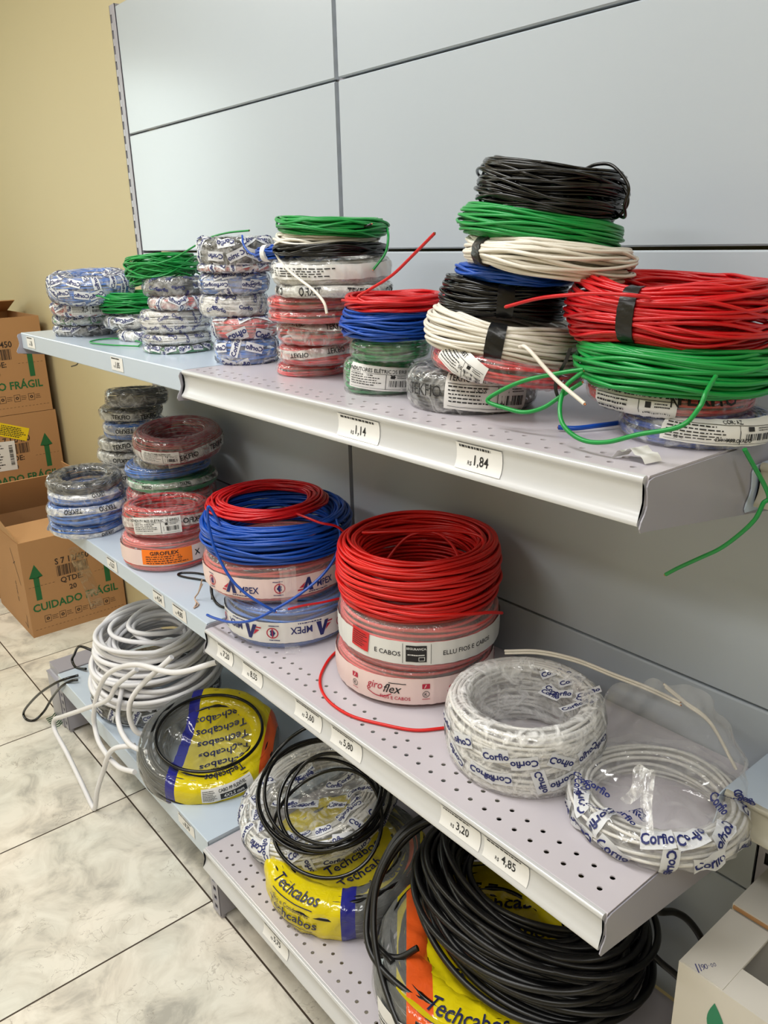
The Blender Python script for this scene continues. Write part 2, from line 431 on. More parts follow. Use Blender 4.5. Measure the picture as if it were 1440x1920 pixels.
def label_patch(pf, dp, th, q, w_, h_, root, title='', extra=(), rot=0.0, seed=0, paper=PAPER, off=.0046, ink=INK, barcode=True, name='label', flip=False):
    mb = MB(); R_ = dict(off=off, rot=rot)
    on_prof(mb, pf, dp, rect_geo(w_, h_, 14, 6), th, q, rot, off, 0)
    o2 = off+.0006
    mm = 1
    if title: on_prof(mb, pf, dp, text_geo(title, h_*.20, .015), th, q, rot, o2, mm, dx=-w_*.06, dy=h_*.34, flipx=flip)
    on_prof(mb, pf, dp, lines_geo(w_*.52, h_*.52, 5, seed, .35), th, q, rot, o2, mm, dx=-w_*.2, dy=-h_*.08)
    on_prof(mb, pf, dp, rect_geo(w_*.94, h_*.015, 12, 1), th, q, rot, o2, mm, dy=h_*.2)
    on_prof(mb, pf, dp, rect_geo(w_*.008, h_*.62, 1, 3), th, q, rot, o2, mm, dx=w_*.1, dy=-h_*.12)
    on_prof(mb, pf, dp, rect_geo(w_*.94, h_*.012, 12, 1), th, q, rot, o2, mm, dy=-h_*.42)
    if barcode:
        on_prof(mb, pf, dp, bar_geo(w_*.30, h_*.26, 16, seed), th, q, rot, o2, mm, dx=w_*.30, dy=-h_*.18)
        on_prof(mb, pf, dp, rect_geo(w_*.06, h_*.14, 1, 1), th, q, rot, o2, mm, dx=w_*.2, dy=h_*.1)
        on_prof(mb, pf, dp, lines_geo(w_*.18, h_*.14, 2, seed+5, .4), th, q, rot, o2, mm, dx=w_*.36, dy=h_*.1)
    for (s_, sz, dx, dy) in extra:
        on_prof(mb, pf, dp, text_geo(s_, sz*h_, .015), th, q, rot, o2, mm, dx=dx*w_, dy=dy*h_)
    return mb.build(name, [paper, ink], root, smooth=True)

def band(pf, dp, root, q0, hgt, texts, mats, off=.0042, span=None, th_c=0.0, name='label_band', ntheta=120, wave=(0, 0)):
    """printed strip running round the coil. texts = list of (geo, dtheta, dy, material index, flipx, flipy)"""
    mb = MB()
    sp = span or PI
    th = th_c+np.linspace(-sp, sp, ntheta+1); q = q0+np.linspace(-hgt/2, hgt/2, 5)
    T, Q = np.meshgrid(th, q, indexing='ij'); wv = lambda t: wave[0]*(np.sin(t+wave[1])+.4*np.sin(3*t+2*wave[1]))
    Q = Q+wv(T)
    mb.grid(pf.pt(T, Q, off+dp(T, Q)), 0)
    for g, dt, dy, mi, fx, fy in texts:
        t_ = th_c+dt; sl = (wv(t_+.05)-wv(t_-.05))/(.1*pf.R)
        on_prof(mb, pf, dp, g, t_, q0+wv(t_), math.atan(sl), off+.0008, mi, flipx=fx, flipy=fy, dy=dy)
    return mb.build(name, mats, root)

def wrapped(name, t, wm, label, group=None, fm=None, wr=.002, ratio=.6, n=3.0, seed=0, kind='crumple', amp=.004, print_=None,
            printm=None, psize=.011, messy=1.0, dens=.8, seg=72, oval=0, oaz=0, foff=.0022, rect=True, cat='coil of wire',
            pspread=1.9, extra=None, ntheta=150, nq=36, pq=(-.30, .45), mats=None, cinch=None):
    root = coil_root(name, t, label, cat, group)
    R, h = t[3], t[4]; ca = root['cam_az']
    R2 = R-foff-amp*.5; 
    pf = Prof(R2, max(.008, h-2*foff-amp*.6), ratio, n, oval, oaz, [(ca+a, b, c) for a, b, c in cinch] if cinch else None)
    mb = MB(); wires(mb, pf, wr, seed, messy, 5, seg, dens, layers=1, mats=mats)
    mb.build('wound_wire', wm, root)
    # dark interior is closed by a second, inner winding
    dp = Disp(amp, seed+100, kind, pf.P)
    th = np.arange(ntheta)*2*PI/ntheta; q = np.arange(nq)*pf.P/nq
    T, Q = np.meshgrid(th, q, indexing='ij')
    mb = MB(); mb.grid(pf.pt(T, Q, foff+dp(T, Q)), 0, wu=True, wv=True)
    fmats = [fm or F_MED]
    if print_:
        fmats += [WPRINT, printm or NAVY]
        corfio(mb, pf, dp, random.Random(seed), 0, ca, pspread, 1, 2, psize, rect, pq[0], pq[1], word=print_, off=foff+.0012)
    mb.build('film_wrap', fmats, root)
    del root['cam_az']
    return root, pf, dp, ca

# ================================================================ setting
YW = 0.095
def struct(o): o['kind'] = 'structure'; return o
def tilemat():
    m = bpy.data.materials.new('marbled_floor_tiles'); m.use_nodes = True; nt = m.node_tree; L = nt.links.new
    b = nt.nodes['Principled BSDF']; b.inputs['Roughness'].default_value = .28; b.inputs['Specular IOR Level'].default_value = .35
    tc = nt.nodes.new('ShaderNodeTexCoord'); sx = nt.nodes.new('ShaderNodeSeparateXYZ'); L(tc.outputs['Object'], sx.inputs[0])
    T = .5116
    def M(op, a, b_=None):
        n = nt.nodes.new('ShaderNodeMath'); n.operation = op
        for i, v in enumerate((a, b_)):
            if v is None: continue
            if isinstance(v, (int, float)): n.inputs[i].default_value = v
            else: L(v, n.inputs[i])
        return n.outputs[0]
    def line(o, off):
        f = M('FRACT', M('DIVIDE', M('SUBTRACT', o, off), T)); d = M('ABSOLUTE', M('SUBTRACT', f, .5))
        return M('GREATER_THAN', d, .5-.0022/T)
    g = M('MAXIMUM', line(sx.outputs['X'], -1.5933+.0), line(sx.outputs['Y'], -.4248))
    # per tile offset
    cx = M('FLOOR', M('DIVIDE', M('SUBTRACT', sx.outputs['X'], -1.5933), T)); cy = M('FLOOR', M('DIVIDE', M('SUBTRACT', sx.outputs['Y'], -.4248), T))
    cb = nt.nodes.new('ShaderNodeCombineXYZ'); L(M('MULTIPLY', cx, 3.7), cb.inputs[0]); L(M('MULTIPLY', cy, 5.3), cb.inputs[1])
    va = nt.nodes.new('ShaderNodeVectorMath'); va.operation = 'ADD'; L(tc.outputs['Object'], va.inputs[0]); L(cb.outputs[0], va.inputs[1])
    n1 = nt.nodes.new('ShaderNodeTexNoise'); n1.inputs['Scale'].default_value = 9.0; n1.inputs['Detail'].default_value = 9; n1.inputs['Roughness'].default_value = .62; n1.inputs['Distortion'].default_value = .7
    L(va.outputs[0], n1.inputs['Vector'])
    r1 = nt.nodes.new('ShaderNodeValToRGB'); e = r1.color_ramp.elements
    e[0].position = .33; e[0].color = srgb(186, 182, 174); e[1].position = .60; e[1].color = srgb(240, 236, 226)
    a = e.new(.47); a.color = srgb(224, 219, 208)
    L(n1.outputs['Fac'], r1.inputs[0])
    n2 = nt.nodes.new('ShaderNodeTexNoise'); n2.inputs['Scale'].default_value = 3.0; n2.inputs['Detail'].default_value = 3
    L(va.outputs[0], n2.inputs['Vector'])
    r2 = nt.nodes.new('ShaderNodeValToRGB'); e = r2.color_ramp.elements
    e[0].position = .35; e[0].color = (.86, .88, .87, 1); e[1].position = .68; e[1].color = (1.0, .96, .93, 1); L(n2.outputs['Fac'], r2.inputs[0])
    mu = nt.nodes.new('ShaderNodeMix'); mu.data_type = 'RGBA'; mu.blend_type = 'MULTIPLY'; mu.inputs['Factor'].default_value = 1
    L(r1.outputs[0], mu.inputs['A']); L(r2.outputs[0], mu.inputs['B'])
    # thin dark veins / scuffs
    n3 = nt.nodes.new('ShaderNodeTexNoise'); n3.inputs['Scale'].default_value = 11; n3.inputs['Detail'].default_value = 6; n3.inputs['Distortion'].default_value = 2.2
    L(va.outputs[0], n3.inputs['Vector'])
    v = M('LESS_THAN', M('ABSOLUTE', M('SUBTRACT', n3.outputs['Fac'], .5)), .006)
    n4 = nt.nodes.new('ShaderNodeTexNoise'); n4.inputs['Scale'].default_value = 4.5; L(va.outputs[0], n4.inputs['Vector'])
    v = M('MULTIPLY', M('MULTIPLY', v, M('GREATER_THAN', n4.outputs['Fac'], .56)), .35)
    m3 = nt.nodes.new('ShaderNodeMix'); m3.data_type = 'RGBA'; L(v, m3.inputs['Factor']); L(mu.outputs['Result'], m3.inputs['A']); m3.inputs['B'].default_value = srgb(110, 95, 85)
    m2 = nt.nodes.new('ShaderNodeMix'); m2.data_type = 'RGBA'; L(g, m2.inputs['Factor']); L(m3.outputs['Result'], m2.inputs['A']); m2.inputs['B'].default_value = srgb(72, 62, 54)
    L(m2.outputs['Result'], b.inputs['Base Color'])
    bp = nt.nodes.new('ShaderNodeBump'); bp.inputs['Strength'].default_value = .5; bp.inputs['Distance'].default_value = .002; bp.invert = True
    L(g, bp.inputs['Height']); L(bp.outputs[0], b.inputs['Normal'])
    return m
WALL = mat('beige_wall_paint', srgb(197, 185, 147), 0.55, var=0.02, vscale=1.5, bump=.05, bscale=60)
CEIL = mat('white_ceiling_paint', srgb(225, 222, 215), 0.8)
X0, X1, Y0 = -4.2, 4.0, -4.0
mb = MB(); mb.box(X0, X1, Y0, YW, -.05, 0); struct(mb.build('floor', tilemat(), smooth=False))
mb = MB(); mb.box(X0, X1, YW, YW+.12, 0, 2.95); struct(mb.build('wall_back', WALL, smooth=False))
mb = MB(); mb.box(X0, X1, Y0-.12, Y0, 0, 2.95); struct(mb.build('wall_front', WALL, smooth=False))
mb = MB(); mb.box(X1, X1+.12, Y0, YW, 0, 2.95); struct(mb.build('wall_right', WALL, smooth=False))
wy0, wy1, wz0, wz1 = -2.15, -1.25, 1.15, 2.6
mb = MB(); mb.box(X0-.12, X0, Y0, wy0, 0, 2.95); mb.box(X0-.12, X0, wy1, YW, 0, 2.95); mb.box(X0-.12, X0, wy0, wy1, 0, wz0); mb.box(X0-.12, X0, wy0, wy1, wz1, 2.95)
struct(mb.build('wall_left', WALL, smooth=False))
mb = MB(); mb.box(X0-.09, X0-.08, wy0, wy1, wz0, wz1); struct(mb.build('window_1', emit('daylight_in_window', (.86, .97, .93, 1), 4.2), smooth=False))
mb = MB(); mb.box(X0, X1, Y0, YW, 2.95, 3.0); struct(mb.build('ceiling', CEIL, smooth=False))

# ================================================================ shelving unit: panels, posts, feet
rows = [.2136, .527, .8477, 1.167, 1.4877, 1.8089, 2.135]
bays = [(-1.0, -.006, 'left bay'), (.006, 1.0, 'middle bay'), (1.042, 2.03, 'right bay')]
where = ['lowest row, behind the lower shelf', 'second row up, just above the lower shelf', 'third row up, behind the middle shelf', 'fourth row up, behind the upper shelf',
         'fifth row up, above the upper shelf', 'top row']
for bx0, bx1, bn in bays:
    for i in range(6):
        z0, z1 = rows[i]+(.004 if i == 4 else .0022), rows[i+1]-(.0018 if i != 3 else .001)
        mb = MB(); c = .0025
        mb.extrude([(0.0, z0+c), (c, z0), (.018, z0), (.018, z1), (c, z1), (0, z1-c)], 'x', bx0+.001, bx1-.001)
        if bn == 'right bay' and i > 3: continue
        tag(mb.build('back_panel', PANEL, smooth=False), 'blue-grey steel back panel, %s, %s' % (bn, where[i]), 'panel', 'back panels of the shelving unit')
def slot_strip(mb, x0, x1, y, z0, z1, sx0, sx1, pitch=.0385, sh=.021, m=0):
    n = int((z1-z0)/pitch)
    mb.box(x0, sx0, y, y+.002, z0, z1, m); mb.box(sx1, x1, y, y+.002, z0, z1, m)
    for k in range(n):
        a = z0+k*pitch; mb.box(sx0, sx1, y, y+.002, a, a+pitch-sh, m)
    mb.box(sx0, sx1, y, y+.002, z0+n*pitch, z1, m)
def post(x0, x1, yf, slots, label, z0=.0, z1=2.14, round_=None):
    r = empty('shelf_upright', ((x0+x1)/2, .03, z0)); tag(r, label, 'upright')
    dx = (x0+x1)/2
    mb = MB(); slot_strip(mb, x0-dx, x1-dx, yf-.03, 0, z1-z0, slots[0]-dx, slots[1]-dx)
    mb.box(x0-dx, x0-dx+.002, yf-.03, .03, 0, z1-z0); mb.box(x1-dx-.002, x1-dx, yf-.03, .03, 0, z1-z0)
    mb.build('slotted_face', METAL, r, smooth=False)
    mb = MB(); mb.box(x0-dx+.002, x1-dx-.002, yf-.03+.0035, .028, 0, z1-z0-.002); mb.build('slot_shade_fill', DARK, r, smooth=False)  # near-black fill close behind the face; its colour stands in for shade in the slots
    if round_:
        a = np.linspace(PI, 2*PI, 9); rr = (round_[1]-round_[0])/2; cx_ = (round_[0]+round_[1])/2-dx
        P = [(cx_+rr*math.cos(t), yf-.03+rr*.12*math.sin(t)) for t in a]
        mb = MB(); mb.extrude(P, 'z', 0, z1-z0-.004); mb.build('rounded_trim', METAL, r, auto=40)
post(-1.037, -1.0015, -.002, (-1.0345, -1.0255), 'slotted steel upright at the left end of the shelving', round_=(-1.022, -1.0015))
post(-.0155, .0155, .0125, (-.0045, .0045), 'slotted upright in the seam between left and middle bays')
post(1.002, 1.040, -.002, (1.014, 1.028), 'slotted upright at the right end of the middle shelf')

# ---- shelves
def perforated(mb, x0, x1, y0, y1, z, rowsy, xs, r, pitch, ph, m=0):
    ys = sorted(rowsy); cur = y0
    def quad(a, b, c, d):
        if b-a > 1e-6 and d-c > 1e-6: mb.add([(a, c, z), (b, c, z), (b, d, z), (a, d, z)], [(0, 1, 2, 3)], m)
    for yr in ys:
        quad(x0, x1, cur, yr-ph/2)
        quad(x0, xs[0]-pitch/2, yr-ph/2, yr+ph/2); quad(xs[-1]+pitch/2, x1, yr-ph/2, yr+ph/2)
        for xc in xs:
            n = 16; V = []; 
            for k in range(n):
                t = 2*PI*(k+.5)/n-PI; c_, s_ = math.cos(t), math.sin(t); kk = max(abs(c_), abs(s_))
                V.append((xc+pitch/2*c_/kk, yr+ph/2*s_/kk, z))
            V2 = [(xc+r*math.cos(2*PI*(k+.5)/n-PI), yr+r*math.sin(2*PI*(k+.5)/n-PI), z) for k in range(n)]
            V3 = [(a, b, z-.002) for a, b, _ in V2]
            # corners of the cell
            cs = [(xc-pitch/2, yr-ph/2, z), (xc+pitch/2, yr-ph/2, z), (xc+pitch/2, yr+ph/2, z), (xc-pitch/2, yr+ph/2, z)]
            mb.add(V+V2+V3, [(k, (k+1) % n, n+(k+1) % n, n+k) for k in range(n)]+[(n+k, n+(k+1) % n, 2*n+(k+1) % n, 2*n+k) for k in range(n)], m)
            for k in range(n):
                a, b = V[k], V[(k+1) % n]
                for c in cs:
                    if abs(a[0]-c[0]) < pitch*.25 and abs(b[0]-c[0]) < pitch*.25 and abs(a[1]-c[1]) < ph*.3 and abs(b[1]-c[1]) < ph*.3 and (abs(a[0]-b[0]) > 1e-7 and abs(a[1]-b[1]) > 1e-7):
                        mb.add([a, b, c], [(0, 1, 2)], m)
        cur = yr+ph/2
    quad(x0, x1, cur, y1)

def bracket_outline(yf, z, fr=.052, back=None, yb=-.004, tall=.11):
    # plate profile in (y, z): curved nose at the front, deeper towards the post
    nose = [(yf+.006, z-.002), (yf-.002, z-.004), (yf-.005, z-.010), (yf-.003, z-.020), (yf-.002, z-.030), (yf-.005, z-.038),
            (yf-.010, z-.045), (yf-.0125, z-.052), (yf-.010, z-.0565), (yf-.002, z-.057)]
    return nose+[(yb-.02, z-tall), (yb, z-tall), (yb, z-.004)]
def plate(mb, outline, x0, x1, m=0):
    n = len(outline); c = (np.mean([p[0] for p in outline]), np.mean([p[1] for p in outline]))
    mb.extrude(outline, 'x', x0, x1, m)
def shelf(name, label, x0, x1, yf, z, m, perf=None, rail=None, front=.034, brackets=True, side=.030, nose=.0, mbk=None, tall=.11, botret=True):
    r = empty(name, ((x0+x1)/2, yf/2, z)); tag(r, label, 'shelf')
    O = np.array([(x0+x1)/2, yf/2, z])
    def fin(mb, nm, mm, smooth=False, auto=None):
        mb.v = [v-O for v in mb.v]; return mb.build(nm, mm, r, smooth=smooth, auto=auto)
    mb = MB(); e = .0015
    if perf: perforated(mb, x0+.001, x1-.001, yf+.002, -.003, z, *perf)
    else: mb.add([(x0+.001, yf+.002, z), (x1-.001, yf+.002, z), (x1-.001, -.003, z), (x0+.001, -.003, z)], [(0, 1, 2, 3)])
    # rolled front flange
    prof = [(yf+.002, z), (yf+.0006, z-.0006), (yf, z-.002), (yf, z-front), (yf+.0015, z-front), (yf+.0015, z-.003), (yf+.003, z-.0015)]
    mb.extrude(prof, 'x', x0+.001, x1-.001)
    if botret: mb.box(x0+.002, x1-.002, yf+.0005, yf+.02, z-front-.0012, z-front)
    for xx in (x0+.001, x1-.0022): mb.extrude([(yf+.003, z-.0003), (-.004, z-.0003), (-.004, z-side), (yf+.003, z-side)], 'x', xx, xx+.0012)
    mb.box(x0+.002, x1-.002, -.006, -.0048, z-side, z-.0003)
    # stiffening channels underneath
    for yy in (yf*.66, yf*.33): mb.box(x0+.003, x1-.003, yy-.02, yy+.02, z-.014, z-.0125)
    fin(mb, 'tray', m)
    if brackets:
        for xx in (x0-.0005-.0012, x1-.0005+.0003):
            mb = MB(); plate(mb, bracket_outline(yf-nose, z, tall=tall), xx, xx+.0016); fin(mb, 'bracket', mbk or METAL)
    if rail:
        p = [(yf-.0002, z+.0006), (yf-.004, z+.0006), (yf-.0065, z-.001), (yf-.0072, z-.004), (yf-.006, z-.007), (yf-.0042, z-.0085), (yf-.0025, z-.014), (yf-.0018, z-.022),
             (yf-.0022, z-.030), (yf-.0042, z-.037), (yf-.0075, z-.0425), (yf-.0105, z-.0455), (yf-.0115, z-.048), (yf-.0105, z-.0505), (yf-.007, z-.051), (yf-.002, z-.047), (yf-.0002, z-.040)]
        mb = MB(); mb.extrude(p, 'x', x0+.003, x1-.003); fin(mb, 'price_rail', rail, True, 50)
    return r
HX = [.021+.02788*k for k in range(35)]
zUB, zMB, zLB = 1.285, .745, .2136
zUA, zMA, zLA = 1.285, .7546, .2234
PB = ((-.340, -.3668), HX, .0037, .02788, .0262)
shelf('shelf', 'perforated lilac-grey upper shelf of the middle bay with price rail', 0, 1, -.385, zUB, SHELFB, PB, RAIL)
shelf('shelf', 'perforated lilac-grey middle shelf of the middle bay with price rail', 0, 1, -.393, zMB, SHELFB, PB, RAIL, tall=.1)
shelf('shelf', 'perforated lilac-grey lower shelf of the middle bay with price rail', 0, 1, -.4525, zLB, SHELFB, ((-.402, -.4304), [.034+.0277*k for k in range(35)], .0037, .0277, .0284), RAIL, brackets=False)
shelf('shelf', 'plain pale blue upper shelf of the left bay', -1.0, -.001, -.386, zUA, SHELFA, None, None, front=.042, nose=.006)
shelf('shelf', 'plain pale blue middle shelf of the left bay', -1.0, -.001, -.3915, zMA, SHELFA, None, None, front=.042)
shelf('shelf', 'plain pale blue lower shelf of the left bay', -1.0, -.001, -.4442, zLA, SHELFA, None, None, front=.055, brackets=False)
shelf('shelf', 'shallow pale blue shelf with cream price rail at right edge, lower one', 1.004, 2.02, -.142, .799, SHELFA, None, RAILC, mbk=SHELFA, tall=.07, nose=.011)
shelf('shelf', 'shallow pale shelf of the right bay beside the upper shelf', 1.004, 2.02, -.164, 1.258, SHELFA, None, RAILC, mbk=SHELFA, tall=.07, nose=.011)

# ---- feet under the lower shelves
def foot(x0, x1, yf, h, label):
    r = empty('steel_support', ((x0+x1)/2, yf, 0)); tag(r, label, 'support'); dx = (x0+x1)/2
    mb = MB(); slot_strip(mb, x0-dx, x1-dx, 0, .012, h, -.006, .007, pitch=.026, sh=.014)
    mb.box(x1-dx-.0015, x1-dx, .001, -yf-.002, .012, h); mb.box(x0-dx, x0-dx+.0015, .001, -yf-.002, .012, h)
    mb.box(x0-dx+.0015, x1-dx-.0015, .02, .022, .012, h-.001)
    mb.build('foot_channel', METAL, r, smooth=False)
    mb = MB(); a = np.linspace(0, 2*PI, 13)[:-1]
    mb.extrude([(x1*0+.006+.008*math.cos(t), .012+.008*math.sin(t)) for t in a], 'z', 0, .012); mb.build('levelling_foot', METAL, r)
foot(-.024, .010, -.438, .197, 'slotted steel foot under the joint of the two lower shelves')
foot(-1.035, -1.001, -.438, .165, 'slotted steel foot under the left end of the lower shelf')
r = empty('end_cover', (-1.09, -.44, 0)); tag(r, 'grey steel base cover at the left end of the shelving, on the floor', 'cover')
mb = MB(); mb.extrude([(0, .004), (0, .175), (.012, .180), (.012, .205), (.40, .205), (.40, .004)], 'x', -.048, .048); mb.build('cover_body', METAL, r, smooth=False)
mb = MB(); mb.box(-.048, .048, -.002, .012, .172, .178); mb.build('cover_ridge', METAL, r, smooth=False)
mb = MB()
for k in range(7):
    x = -.04+.012*k; mb.tube([(x, .002, .018), (x+.004, -.012, .010), (x-.004, -.03, .004)], .0016, 5)
mb.build('brush_tufts', DKGREEN, r)

# ================================================================ price tags
def tag_plate(text, x0, x1, yf, z, rail, label, k=0, pre='R$', small=True, zt=None, curl=False, size=.0175):
    """paper tag slipped into the price rail (curved) or stuck on the flat front"""
    w_ = x1-x0; xc = (x0+x1)/2
    hgt = .034 if rail else .030
    if rail:
        prof = [(-.0052, -.0095), (-.0035, -.014), (-.0029, -.022), (-.0033, -.030), (-.0052, -.0365), (-.0080, -.0415)]
    else: prof = [(-.0009, -.006), (-.0009, -.012), (-.0009, -.020), (-.0009, -.028), (-.0009, -.036)]
    pr = np.array(prof); L_ = np.concatenate([[0], np.cumsum(np.hypot(*np.diff(pr, axis=0).T))]); H = L_[-1]
    def mp(v, off):
        q = H/2-v[:, 1]
        y = np.interp(q, L_, pr[:, 0])-off; zz = np.interp(q, L_, pr[:, 1])
        return np.stack([v[:, 0], y, zz], 1)
    mb = MB(); g = rect_geo(w_, H*.99, 4, 10); mb.add(mp(g[0], 0), g[1], 0); mb.add(mp(g[0], -.0003), g[1], 0)
    if text:
        num = place(text_geo(text, size, .012, wide=.86), w_*.06, -H*.10); mb.add(mp(num[0], .0004), num[1], 1)
        nw = num[0][:, 0].max()-num[0][:, 0].min()
        p_ = place(text_geo(pre, size*.42, .0, wide=.9), w_*.06-nw/2-size*.42, -H*.22); mb.add(mp(p_[0], .0004), p_[1], 1)
    ln = place(lines_geo(w_*.86, H*.12, 1, k, .8), 0, H*.38); mb.add(mp(ln[0], .0004), ln[1], 1)
    o = mb.build('price_tag', [PAPER, INK]); o.location = (xc, yf, z)
    tag(o, label, 'price tag', 'price tags along the shelf fronts')
tg = [('7,20', .048, .112, -.393, zMB, 1, 'on the middle shelf rail, farthest left tag reading 7,20'),
      ('8,55', .150, .224, -.393, zMB, 1, 'on the middle shelf rail reading 8,55'),
      ('3,60', .336, .418, -.393, zMB, 1, 'on the middle shelf rail reading 3,60'),
      ('5,80', .446, .530, -.393, zMB, 1, 'on the middle shelf rail reading 5,80'),
      ('3,20', .716, .795, -.393, zMB, 1, 'on the middle shelf rail reading 3,20'),
      ('4,85', .802, .882, -.393, zMB, 1, 'nearest on the middle shelf rail reading 4,85'),
      ('1,14', .492, .586, -.385, zUB, 1, 'on the upper shelf rail reading 1,14'),
      ('1,84', .735, .81, -.385, zUB, 1, 'on the upper shelf rail reading 1,84'),
      ('5,75', .254, .345, -.4525, zLB, 1, 'on the lower shelf rail reading 5,75'),
      ('5,27', -.548, -.482, -.3915, zMA, 0, 'on the flat front of the left middle shelf reading 5,27'),
      ('4,54', -.268, -.208, -.3915, zMA, 0, 'on the flat front of the left middle shelf reading 4,54'),
      ('4,85', -.165, -.098, -.3915, zMA, 0, 'on the flat blue front of the left middle shelf reading 4,85'),
      ('8,70', -.152, -.068, -.4442, zLA, 0, 'on the flat front of the left lower shelf reading 8,70'),
      ('1,85', -.355, -.29, -.386, zUA, 0, 'on the pale blue upper shelf front, second from its left end'),
      ('1,8', -.952, -.885, -.386, zUA, 0, 'at the left end of the pale blue upper shelf front')]
for k, (s_, a, b, yf, z, rl, lb) in enumerate(tg):
    tag_plate(s_, a, b, yf, z, rl, 'white price tag '+lb, k)

# ================================================================ cartons
def decals(mb, fn, g, dx, dy, m, off=0, rot=0, fx=False):
    v, f = place(g, 0, 0, rot, fx); v = v+np.array([dx, dy]); mb.add(fn(v), f, m)
ARROW = poly_geo([(-.009, -.075), (.009, -.075), (.009, .025), (.024, .025), (0, .078), (-.024, .025), (-.009, .025)])
# arrow drawn as two convex pieces
ARR_A = rect_geo(.022, .098, 1, 1); ARR_B = (np.array([(-.026, 0), (.026, 0), (0, .055)]), np.array([(0, 1, 2)]))
def carton(name, label, x, y, z, sx, sy, sz, open_top=False, group='brown cartons stacked by the wall', tape=True, sideprint=True, flaps=(), seed=0):
    """x = front face (towards +x), y = its left edge; prints on the front face"""
    r = empty(name, (x-sx/2, y+sy/2, z)); tag(r, label, 'box', group); hx, hy = sx/2, sy/2; t = .004
    mb = MB()
    mb.box(hx-t, hx, -hy, hy, 0, sz, 0); mb.box(-hx, -hx+t, -hy, hy, 0, sz, 0); mb.box(-hx+t, hx-t, -hy, -hy+t, 0, sz, 0); mb.box(-hx+t, hx-t, hy-t, hy, 0, sz, 0)
    mb.box(-hx+t, hx-t, -hy+t, hy-t, 0, t, 0)
    if not open_top: mb.box(-hx+.001, hx-.001, -hy+.001, -.002, sz-t, sz, 0); mb.box(-hx+.001, hx-.001, .002, hy-.001, sz-t, sz, 0)
    mb.build('box_body', CARD, r, smooth=False)
    F = lambda v: np.stack([np.full(len(v), hx+.0006), v[:, 0], v[:, 1]], 1)
    for ax in (-.150, .135):
        ar = MB(); v_, f_ = poly_geo([(-.011, -.049), (.011, -.049), (.011, .05), (.027, .05), (0, .105), (-.027, .05), (-.011, .05)])
        v_[-1] = (0, .045); decals(ar, F, (v_, f_), ax, .205, 0); ar.build('printed_arrow', GINK, r, smooth=False)
    def part(nm, m_, *items):
        b_ = MB()
        for g, a_, c_ in items: decals(b_, F, g, a_, c_, 0)
        b_.build(nm, m_, r, smooth=False)
    part('printed_code', DKINK, (text_geo('S 7 12/450', .036, .022, wide=.9), .0, .300))
    part('printed_barcode', DKINK, (bar_geo(.13, .045, 26, 3), -.002, .258))
    part('printed_quantity', DKINK, (text_geo('QTDE:', .032, .02), -.012, .214), (text_geo('20', .030, .02), -.012, .178))
    part('printed_warning', GINK, (text_geo('CUIDADO FRÁGIL', .046, .024, wide=.94), -.005, .128))
    for k, ax in enumerate((-.13, -.07, -.005, .055, .115)):
        part('handling_symbol', DKINK, (frame_geo(.026, .03, .0016), ax, .068), (ring_geo(.007, .004, 8), ax, .068), (lines_geo(.026, .022, 3, k, .3), ax+.03, .068))
    part('perforation_line', DKINK, *[(rect_geo(.008, .0012, 1, 1), -.18+.0157*k, .216) for k in list(range(7))+list(range(17, 24))])
    part('perforation_line', DKINK, *[(rect_geo(.008, .0012, 1, 1), -.18+.0157*k, .03) for k in range(24)])
    if sideprint:
        G = lambda v: np.stack([v[:, 0], np.full(len(v), -hy-.0006), v[:, 1]], 1)
        pr = MB()
        decals(pr, G, text_geo('QTDE: 20', .022, .0), .10, .17, 0, rot=-PI/2)
        for a, b, rt, l in ((.14, .29, -1.1, .16), (.13, .305, .5, .035), (.175, .06, 1.5, .05), (.16, .035, -.35, .04)): decals(pr, G, rect_geo(l, .0035, 1, 1), a, b, 0, rot=rt)
        pr.build('side_print', DKINK, r, smooth=False)
    for k, (kind, ang) in enumerate(flaps):
        fl = MB(); L_ = .19
        if kind == 'front':   # hinged along the front top edge
            c_, s_ = math.cos(ang), math.sin(ang)
            P = [(hx-.002, -hy+.004, sz), (hx-.002, hy-.004, sz), (hx-.002-L_*c_, hy-.012, sz+L_*s_), (hx-.002-L_*c_, -hy+.012, sz+L_*s_)]
        elif kind == 'back':
            c_, s_ = math.cos(ang), math.sin(ang)
            P = [(-hx+.002, hy-.004, sz), (-hx+.002, -hy+.004, sz), (-hx+.002+L_*c_, -hy+.012, sz+L_*s_), (-hx+.002+L_*c_, hy-.012, sz+L_*s_)]
        elif kind == 'left':
            c_, s_ = math.cos(ang), math.sin(ang)
            P = [(-hx+.004, -hy+.002, sz), (hx-.004, -hy+.002, sz), (hx-.012, -hy+.002+L_*c_, sz+L_*s_), (-hx+.012, -hy+.002+L_*c_, sz+L_*s_)]
        else:
            c_, s_ = math.cos(ang), math.sin(ang)
            P = [(hx-.004, hy-.002, sz), (-hx+.004, hy-.002, sz), (-hx+.012, hy-.002-L_*c_, sz+L_*s_), (hx-.012, hy-.002-L_*c_, sz+L_*s_)]
        A = np.array(P); nrm = np.cross(A[1]-A[0], A[3]-A[0]); nrm /= np.linalg.norm(nrm)
        V = np.vstack([A, A-nrm*.0035]); fl.add(V, [(0, 1, 2, 3), (7, 6, 5, 4), (0, 4, 5, 1), (1, 5, 6, 2), (2, 6, 7, 3), (3, 7, 4, 0)])
        fl.build('flap', CARDIN, r, smooth=False)
    return r, F, hx
fr, F, hx = carton('cardboard_box', 'open brown cardboard carton on the floor in front of the stacked cartons', -1.78, -.31, 0, .455, .395, .41, True,
                   flaps=[('front', .10), ('left', 2.0), ('back', 1.0), ('right', 1.35)])
